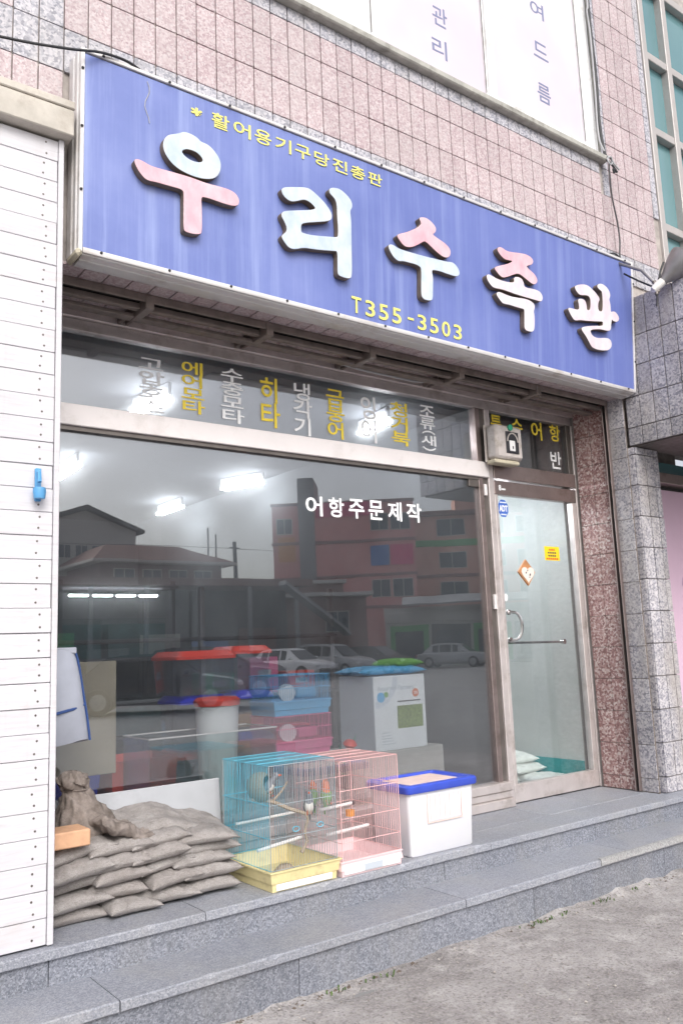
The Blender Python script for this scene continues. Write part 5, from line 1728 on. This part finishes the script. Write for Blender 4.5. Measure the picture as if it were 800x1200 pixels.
mk('print', B().prism_xz(disc(CX0 + .345, 1.10, .027), CY - .0022, CY - .0006), 'lovebird_orange', ct)
mk('lettering', text_mesh('25', CX0 + .33, CX0 + .36, 1.092, 1.110, CY - .0038, .02), 'white_vinyl', ct)
mk('print', B().box(CX0 + .19, CX0 + .385, CY - .0018, CY - .0006, 1.048, 1.056), 'ink_dark', ct)
mk('picture', B().box(CX0 + .185, CX0 + .40, CY - .0018, CY - .0006, .885, 1.025), 'carton_green', ct)
for q in range(5):
    mk('print', B().box(CX0 + .05, CX0 + .16 - .012 * q, CY - .0016, CY - .0006, .795 + q * .017, .800 + q * .017), 'carton_grey', ct)
fb = sack_mesh(.50, .30, .055, 321)
fb.xf(Matrix.Translation((3.56, .36, 1.248)) @ Matrix.Rotation(R_(-6), 4, 'Z'))
tag(mk('feed_bag', fb, 'plastic_sky', smooth='all'), 'glossy sky blue feed bag lying on the white carton', 'bag')
fb = sack_mesh(.26, .22, .05, 322)
fb.xf(Matrix.Translation((3.70, .34, 1.292)) @ Matrix.Rotation(R_(10), 4, 'Z'))
tag(mk('feed_bag', fb, 'lovebird_green', smooth='all'), 'small green feed bag on top of the sky blue one', 'bag')

# white sacks inside the door
for q, (x, y, z, rz) in enumerate(((4.96, .62, .385, 84), (4.98, .60, .455, 96), (4.95, .64, .525, 88), (5.02, .30, .382, 70))):
    m = sack_mesh(.42, .34, .09, 500 + q)
    m.xf(Matrix.Translation((x, y, z)) @ Matrix.Rotation(R_(rz), 4, 'Z'))
    for k, v in enumerate(m.v):
        if v[2] < .346:
            m.v[k] = (v[0], v[1], .346)
    tag(mk('white_sack', m, 'rice_sack', smooth='all'), ('bottom white sack of the pile behind the door glass', 'middle white sack of the pile behind the door glass', 'top white sack of the pile behind the door glass', 'white sack slumped at the right of the pile behind the door')[q], 'sack', 'white sacks inside the door')
# dim goods on the shop floor behind
for q, (x, y, w, h, m, lab) in enumerate(((1.5, .75, .5, .36, 'plastic_blue', 'dark blue crate low in the window behind the bundle'), (2.0, .70, .35, .28, 'plastic_red', 'red crate low in the window left of the glass tank'))):
    t = thing('crate', (x, y, .557), lab, 'crate')
    mk('body', tray(x - w / 2, x + w / 2, y - .15, y + .15, .557, .557 + h, .02), m, t)

# shelf of stock farther inside
shf = thing('stock_shelf', (3.2, 1.9, .343), 'dim metal stock shelf behind the carton inside the shop', 'shelf')
for x in (1.7, 3.0, 4.2):
    mk('post', B().cbox(x - .02, x + .02, 1.75, 1.79, .344, 1.9, .003), 'lamp_metal', shf)
for z in (.62, 1.05, 1.5):
    mk('board', B().cbox(1.65, 4.25, 1.74, 2.15, z, z + .025, .003), 'shelf_dark', shf)
STOCK = [(1.85, 1.075, 'plastic_red', 'dim red packet at the left of the middle stock shelf'), (2.2, 1.075, 'plastic_white', 'dim white packet on the middle stock shelf'),
         (3.15, 1.075, 'green_plastic', 'dim green packet on the middle stock shelf'), (3.55, 1.075, 'plastic_pink', 'dim pink packet on the middle stock shelf'), (3.9, 1.075, 'plastic_red', 'dim red packet at the right of the middle stock shelf'),
         (2.0, .645, 'plastic_sky', 'dim blue packet at the left of the low stock shelf'), (3.4, .645, 'plastic_orange', 'dim orange packet on the low stock shelf'), (3.85, .645, 'plastic_red', 'dim red packet at the right of the low stock shelf')]
random.seed(9)
for x, z, m, lab in STOCK:
    hh_ = random.uniform(.16, .30)
    p = thing('packet', (x, 1.9, z), lab, 'packet', 'stock packets')
    mk('carton', B().cbox(x - .13, x + .13, 1.78, 1.98, z + .001, z + hh_, .006), m, p)
    mk('label_sheet', B().box(x - .06, x + .06, 1.777, 1.7795, z + hh_ * .4, z + hh_ * .65), 'carton_grey', p)

# ================================================================== ACROSS THE STREET (seen mirrored in the shop glass)
plain('far_pink', (.76, .33, .31), .85, var=.1, vscale=.6)
plain('far_salmon', (.72, .40, .31), .85, var=.1, vscale=.6)
plain('far_band', (.30, .17, .16), .85, var=.1, vscale=.6)
plain('far_magenta', (.75, .05, .20), .7, var=.1)
plain('far_green', (.12, .48, .16), .7, var=.1)
plain('far_cream', (.62, .60, .56), .85, var=.1, vscale=.6)
plain('far_grey', (.32, .32, .33), .85, var=.15, vscale=.6)
plain('far_dark', (.11, .11, .115), .85, var=.15, vscale=.6)
plain('far_brick', (.26, .15, .13), .9, var=.15, vscale=1)
plain('far_roof', (.22, .11, .09), .8, var=.15, vscale=1)
plain('far_glass', (.05, .07, .09), .15, var=.2, vscale=1)
plain('far_blue', (.06, .18, .50), .7, var=.1)
plain('car_white', (.80, .80, .81), .25, var=.02)
plain('car_silver', (.40, .41, .42), .28, .2, var=.03)
plain('car_dark', (.03, .034, .045), .22, var=.05)
plain('car_glass', (.015, .018, .02), .08, var=.1)
plain('tyre', (.02, .02, .02), .9)
plain('head_lamp', (.6, .62, .65), .15, var=.02)
plain('tail_lamp', (.45, .02, .02), .25)


def windows(parent, x0, x1, y, zs, w, h, gap, mat='far_glass'):
    for z in zs:
        x = x0
        while x + w <= x1:
            f = mk('window', B().cbox(x, x + w, y - .0, y + .06, z, z + h, .01), 'far_cream', parent)
            mk('pane', B().box(x + .06, x + w / 2 - .03, y + .04, y + .075, z + .06, z + h - .06).box(x + w / 2 + .03, x + w - .06, y + .04, y + .075, z + .06, z + h - .06), mat, f)
            x += w + gap


def turn(root, deg):
    """swing a finished building about its own front left corner"""
    root.rotation_euler = (0, 0, R_(deg))


def face(name, x, y, label):
    return thing(name, (x, y, 0), label, 'building')


# each is laid out with its street front on the plane y, then turned about (x, y)
X, Y = 34.2, -50.0
pk = face('pink_building', X, Y, 'pink four floor building with magenta roof band reflected in the window')
mk('wall', B().box(X, X + 10.7, Y - 9, Y, 0, 12.2), 'far_pink', pk)
mk('stair_tower', B().box(X + 2.0, X + 3.2, Y - 4, Y + .12, 2.0, 14.3), 'far_grey', pk)
mk('roof_band', B().cbox(X + 3.3, X + 8.0, Y - .3, Y + .14, 11.2, 12.3, .02), 'far_magenta', pk)
for z in (4.2, 6.6, 9.2, 12.2):
    mk('band', B().cbox(X - .1, X + 10.8, Y - .3, Y + .10, z, z + .22, .02), 'far_band', pk)
windows(pk, X + 7.4, X + 10.6, Y, (5.0, 7.5, 10.0), 1.45, 1.35, .12)
mk('panel', B().box(X + 7.4, X + 8.8, Y + .09, Y + .14, 7.4, 8.9), 'far_blue', pk)
mk('panel', B().box(X + 8.9, X + 10.5, Y + .09, Y + .15, 7.4, 8.9), 'far_magenta', pk)
mk('panel', B().box(X + .4, X + 1.7, Y + .03, Y + .08, 8.0, 9.8), 'plastic_orange', pk)
windows(pk, X + .3, X + 1.9, Y, (5.0, 10.0), 1.2, 1.2, .3)
turn(pk, 40)

X, Y = 44.2, -46.0
sb = face('salmon_building', X, Y, 'salmon building with green band right of the pink one, reflected')
mk('wall', B().box(X, X + 16, Y - 9, Y, 0, 11.4), 'far_salmon', sb)
mk('roof', B().cbox(X - .5, X + 16.5, Y - 9.5, Y + .7, 11.4, 11.75, .04), 'far_roof', sb)
mk('penthouse', B().box(X + 4, X + 12, Y - 8, Y - 1.0, 11.75, 13.6), 'far_salmon', sb)
mk('band', B().cbox(X - .1, X + 16.1, Y - .3, Y + .10, 9.0, 9.5, .02), 'far_green', sb)
for z in (4.0, 6.5):
    mk('band', B().cbox(X - .1, X + 16.1, Y - .3, Y + .11, z, z + .25, .02), 'far_band', sb)
windows(sb, X + 2.4, X + 15.6, Y, (4.8, 7.2, 9.8), 2.2, 1.35, .9)
turn(sb, 42)

X, Y = 36.6, -40.0
rs = face('shop_row', X, Y, 'row of low shops with an awning and green fronts, reflected at centre')
mk('wall', B().box(X, X + 14, Y - 5, Y, 0, 3.9), 'far_cream', rs)
mk('awning', B().prism_yz([(Y + .05, 4.6), (Y + 1.8, 4.05), (Y + 1.8, 3.95), (Y + .05, 4.35)], X + 1.2, X + 9.5), 'far_grey', rs)
mk('fascia', B().cbox(X, X + 14, Y + .01, Y + .12, 2.9, 3.6, .02), 'far_cream', rs)
for q in range(5):
    mk('shop_front', B().box(X + .3 + q * 2.75, X + 2.85 + q * 2.75, Y + .02, Y + .08, .2, 2.7), ('far_green', 'far_dark', 'far_green', 'far_grey', 'far_brick')[q], rs)
    mk('shop_pane', B().box(X + .6 + q * 2.75, X + 2.5 + q * 2.75, Y + .09, Y + .12, .5, 2.3), 'far_glass', rs)
turn(rs, 42)

X, Y = 12.6, -36.0
ls = face('market_hall', X, Y, 'long low dark flat roofed hall reflected in the left of the window')
mk('roof', B().cbox(X - 4, X + 13.6, Y - 7, Y + 1.0, 4.75, 5.15, .03), 'far_brick', ls)
mk('wall', B().box(X - 3.9, X + 13.4, Y - 6.9, Y - 2.0, 0, 4.74), 'far_dark', ls)
for q in range(7):
    x = X - 3.4 + q * 2.7
    mk('post', B().cbox(x - .10, x + .10, Y + .5, Y + .7, 0, 4.74, .01), 'far_grey', ls)
for q in range(6):
    x = X - 3.0 + q * 2.7
    mk('stall_front', B().box(x, x + 2.1, Y - 1.98, Y - 1.9, .2, (2.2, 2.6, 1.8, 2.4, 2.0, 2.6)[q]), ('far_cream', 'far_green', 'far_grey', 'far_cream', 'far_blue', 'far_brick')[q], ls)
mk('stair', B().loft([[(X + 11.6, Y + 1.0, 5.0), (X + 11.6, Y + 1.9, 5.0), (X + 11.6, Y + 1.9, 4.8), (X + 11.6, Y + 1.0, 4.8)], [(X + 15.4, Y + 1.0, 2.2), (X + 15.4, Y + 1.9, 2.2), (X + 15.4, Y + 1.9, 2.0), (X + 15.4, Y + 1.0, 2.0)]]), 'far_grey', ls)
turn(ls, 8)

X, Y = 27.4, -38.6
bh = face('brick_kiosk', X, Y, 'small dark brick building with flat eaves reflected left of the pink one')
mk('wall', B().box(X, X + 5.2, Y - 4, Y, 0, 4.5), 'far_brick', bh)
mk('eave', B().cbox(X - .4, X + 5.6, Y - 4.4, Y + .5, 4.5, 4.72, .02), 'far_cream', bh)
mk('parapet', B().cbox(X + .1, X + 4.0, Y - 3.8, Y + .1, 5.3, 5.5, .02), 'far_cream', bh)
mk('upper_wall', B().box(X + .3, X + 3.8, Y - 3.6, Y - .1, 4.72, 5.3), 'far_brick', bh)
windows(bh, X + 2.6, X + 4.8, Y, (2.3,), 1.5, 1.3, .4)
turn(bh, 30)

X, Y = 12.0, -52.0
gh = face('gabled_house', X, Y, 'pale gabled house with dark roof reflected at the upper left')
mk('wall', B().prism_xz([(X, 0), (X + 12, 0), (X + 12, 10.0), (X + 8.4, 11.3), (X, 8.6)], Y - 9, Y), 'far_cream', gh)
mk('roof', B().prism_xz([(X - .5, 8.45), (X + 8.4, 11.35), (X + 12.5, 9.85), (X + 12.5, 10.1), (X + 8.4, 11.65), (X - .5, 8.7)], Y - 9.4, Y + .4), 'far_dark', gh)
windows(gh, X + 4.2, X + 11.4, Y, (8.0,), .9, 1.0, .25)
mk('annex', B().box(X + 12.1, X + 15, Y - 8, Y - .4, 0, 9.1), 'far_grey', gh)

X, Y = 18.8, -45.0
hh = face('hipped_house', X, Y, 'house with brown tiled hip roof reflected above the long hall')
mk('wall', B().box(X, X + 8.2, Y - 6, Y, 0, 7.2), 'far_brick', hh)
mk('roof', B().loft([[(X - .7, Y + .7, 7.2), (X + 8.9, Y + .7, 7.2), (X + 8.9, Y - 6.7, 7.2), (X - .7, Y - 6.7, 7.2)], [(X + .8, Y - 1.4, 8.3), (X + 5.8, Y - 1.4, 8.3), (X + 5.8, Y - 4.6, 8.3), (X + .8, Y - 4.6, 8.3)]]), 'far_roof', hh)
mk('eave', B().cbox(X - .75, X + 8.95, Y - 6.7, Y + .75, 7.02, 7.19, .02), 'far_cream', hh)
windows(hh, X + .8, X + 7.8, Y, (5.6,), 1.3, 1.1, .5)

up = thing('utility_pole', (30.9, -50, 0), 'thin dark utility pole reflected above the low roofs', 'pole')
mk('pole', B().tube([(30.9, -50, 0), (30.9, -50, 9.4)], [.20, .14], 8), 'far_dark', up)
mk('crossarm', B().cbox(30.5, 31.3, -50.05, -49.95, 8.9, 9.0, .01), 'far_dark', up)
for q, x in enumerate((33.0, 33.7)):
    tag(mk('mast', B().tube([(x, -58, 0), (x, -58, 11.6 - q * .5)], .07, 6), 'far_dark'), ('left', 'right')[q] + ' of two thin masts reflected beside the pink building', 'mast', 'thin masts')
tag(mk('overhead_line', B().tube([(-30, -50, 9.4), (0, -50, 8.6), (30.9, -50, 8.9), (60, -50, 8.4), (90, -50, 9.2)], .025, 4), 'cable_black'), 'overhead line crossing the sky in the window reflection', 'cable')


def car(at, rz, paint, label, kind='suv', s=1.0):
    t = thing('parked_car', at, label, 'car', 'cars parked across the street')
    M = Matrix.Translation(at) @ Matrix.Rotation(R_(rz), 4, 'Z') @ Matrix.Scale(s, 4)
    hz = 1.0 if kind == 'suv' else .93
    # lower body: stations along the length
    st = [(-2.18, .62, .42, .70), (-2.10, .80, .30, .88), (-1.7, .88, .24, .95), (-.6, .90, .22, .97), (.6, .90, .22, .97), (1.3, .89, .22, .96), (1.85, .86, .24, .86), (2.12, .78, .30, .74), (2.22, .60, .40, .62)]
    rings = []
    for x, hw, zb, zt in st:
        zt *= hz
        rings.append([(x, -hw * .86, zb), (x, -hw, zb + .12), (x, -hw * 1.0, zt - .16), (x, -hw * .93, zt - .03), (x, -hw * .8, zt), (x, hw * .8, zt), (x, hw * .93, zt - .03), (x, hw, zt - .16), (x, hw, zb + .12), (x, hw * .86, zb)])
    mk('body', B().loft(rings).xf(M), paint, t, smooth=True)
    top = 1.58 if kind == 'suv' else 1.43
    gs = [(-2.02, .70, .92), (-1.72, .60, top - .06), (-1.2, .60, top), (-.2, .61, top + .01), (.35, .60, top - .05), (1.18, .74, .93)]
    if kind != 'suv':
        gs = [(-1.75, .70, .88), (-1.15, .58, top - .05), (-.7, .59, top), (0, .60, top), (.4, .59, top - .05), (1.2, .74, .88)]
    low = .88 * hz
    rg = []
    for x, hw, z in gs:
        rg.append([(x, -.80 if z > 1 else -.78, low), (x, -hw, z), (x, hw, z), (x, .80 if z > 1 else .78, low)])
    mk('roof', B().loft(rg).xf(M), paint, t)
    for sy in (-1, 1):
        for a, bb in ((1, 2), (2, 3), (3, 4)):
            (xa, ha, za), (xb, hb, zb) = gs[a], gs[bb]
            def pt(x, h, z, k):
                yy = .80 + (h - .80) * k
                return (x, sy * (yy + .006), low + (z - low) * k)
            q = [pt(xa + .05, ha, za, .18), pt(xb - .05, hb, zb, .18), pt(xb - .05, hb, zb, .86), pt(xa + .05, ha, za, .86)]
            mk('side_window', _quad(q, (0, sy * .01, 0)).xf(M), 'car_glass', t)
    for a, bb, dx in ((4, 5, .012), (1, 0, -.012)):
        (xa, ha, za), (xb, hb, zb) = gs[a], gs[bb]
        def pt(k, s_, inset=.9):
            x = xa + (xb - xa) * k
            z = za + (max(zb, low) - za) * k
            h = ha + (.78 - ha) * k
            return (x + dx, s_ * h * inset, z + .012)
        q = [pt(.12, -1), pt(.12, 1), pt(.92, 1), pt(.92, -1)]
        mk('windscreen' if dx > 0 else 'rear_window', _quad(q, (dx, 0, .006)).xf(M), 'car_glass', t)
    for sx in (-1.32, 1.35):
        for sy in (-1, 1):
            wl = mk('wheel', B().lathe([(-.10, .20), (-.11, .31), (-.07, .335), (.07, .335), (.11, .31), (.10, .20)], (sx, sy * .80, .335), (0, 1, 0), 20).xf(M), 'tyre', t, smooth=True)
            mk('rim', B().lathe([(0, .205), (.02, .19), (.03, .05), (.045, 0)], (sx, sy * .89, .335), (0, sy, 0), 14).xf(M), 'car_silver', wl, smooth=True)
    for sy in (-1, 1):
        mk('headlight', B().cbox(2.02, 2.17, sy * .66 - .13, sy * .66 + .13, .58, .70, .03).xf(M), 'head_lamp', t)
        mk('tail_light', B().cbox(-2.16, -2.05, sy * .68 - .12, sy * .68 + .12, .62, .80, .03).xf(M), 'tail_lamp', t)
        mk('mirror', B().cbox(.72, .86, sy * .96 - .09, sy * .96 + .09, .93, 1.05, .03).xf(M), paint, t)
    mk('bumper', B().cbox(2.12, 2.26, -.66, .66, .32, .48, .03).xf(M), 'far_dark', t)


def _quad(q, d):
    b = B()
    d = Vector(d)
    b.add([Vector(p) for p in q] + [Vector(p) + d for p in q], [(0, 1, 2, 3), (7, 6, 5, 4), (0, 4, 5, 1), (1, 5, 6, 2), (2, 6, 7, 3), (3, 7, 4, 0)])
    return b


car((21.6, -29.0, 0), 72, 'car_white', 'white hatchback nose on, reflected left of centre', 'sedan')
car((25.0, -30.2, 0), 74, 'car_silver', 'silver estate reflected beside the white hatchback', 'suv')
car((28.6, -31.4, 0), 72, 'car_dark', 'dark car reflected right of the silver estate', 'sedan')
car((9.2, -16.2, 0), 28, 'car_dark', 'dark sedan reflected behind the red lidded tanks', 'sedan')
car((12.6, -19.4, 0), 32, 'car_dark', 'dark tall car reflected beside the dark sedan', 'suv')
car((13.0, -25.5, 0), 25, 'car_white', 'white car reflected above the cardboard sheet', 'sedan')
car((17.4, -27.0, 0), 60, 'car_dark', 'dark car reflected left of the white hatchback', 'sedan')
car((36.0, -33.0, 0), 60, 'car_silver', 'pale car reflected near the door frame', 'sedan')

# ================================================================== SMALL THINGS ON THE GROUND
random.seed(77)
pb_ = B()
for q in range(1500):
    x = random.uniform(1.2, 5.6)
    d = random.random() ** 2.2
    y = YT - .01 - d * .22
    if random.random() < .7:
        y = random.uniform(-2.8, YT - .05)
    r = random.uniform(.0018, .0065) * (1 if random.random() < .9 else 1.7)
    base = (.006 + (.012 if y > YT - .08 else 0))
    vs_ = []
    for ax in ((1, 0, 0), (0, 1, 0), (0, 0, 1), (-1, 0, 0), (0, -1, 0), (0, 0, -1)):
        k = r * random.uniform(.6, 1.2)
        vs_.append((x + ax[0] * k, y + ax[1] * k, base + r * .5 + ax[2] * k * .7))
    pb_.add(vs_, [(0, 1, 2), (1, 3, 2), (3, 4, 2), (4, 0, 2), (1, 0, 5), (3, 1, 5), (4, 3, 5), (0, 4, 5)])
o = stuff(mk('gravel', pb_, 'pebble'))
o['label'] = 'loose grit along the foot of the lower step'; o['category'] = 'gravel'
wd = B()
for q in range(80):
    cx = random.choice((2.38, 2.5, 3.42, 3.50, 3.55, 3.9, 4.25, 2.2)) + random.gauss(0, .06)
    cy = YT - .015 - abs(random.gauss(0, .02))
    a = random.uniform(0, 6.28)
    L = random.uniform(.008, .026)
    dx, dy = math.cos(a) * L * .7, math.sin(a) * L * .7
    nx_, ny_ = -math.sin(a) * .003, math.cos(a) * .003
    z0 = .012
    wd.add([(cx - nx_, cy - ny_, z0), (cx + nx_, cy + ny_, z0), (cx + dx * .5 + nx_ * 1.3, cy + dy * .5 + ny_ * 1.3, z0 + L * .7), (cx + dx, cy + dy, z0 + L * .8), (cx + dx * .5 - nx_ * 1.3, cy + dy * .5 - ny_ * 1.3, z0 + L * .7)], [(0, 1, 2, 3, 4)])
o = stuff(mk('weeds', wd, 'weed_green'))
o['label'] = 'tiny weeds and moss in the crack below the step'; o['category'] = 'weeds'
so = B()
for q in range(260):
    cx = random.uniform(1.4, 5.4)
    cy = YT + .012 - abs(random.gauss(0, .022))
    r = random.uniform(.004, .018)
    ring = [(cx + r * random.uniform(.7, 1.2) * math.cos(a), cy + r * .5 * random.uniform(.7, 1.2) * math.sin(a), .008) for a in [2 * math.pi * k / 7 for k in range(7)]]
    so.add(ring + [(cx, cy, .012 + r * .30)], [(k, (k + 1) % 7, 7) for k in range(7)])
o = stuff(mk('dirt_heaps', so, 'soil', smooth='all'))
o['label'] = 'dark dirt gathered along the foot of the step'; o['category'] = 'dirt'
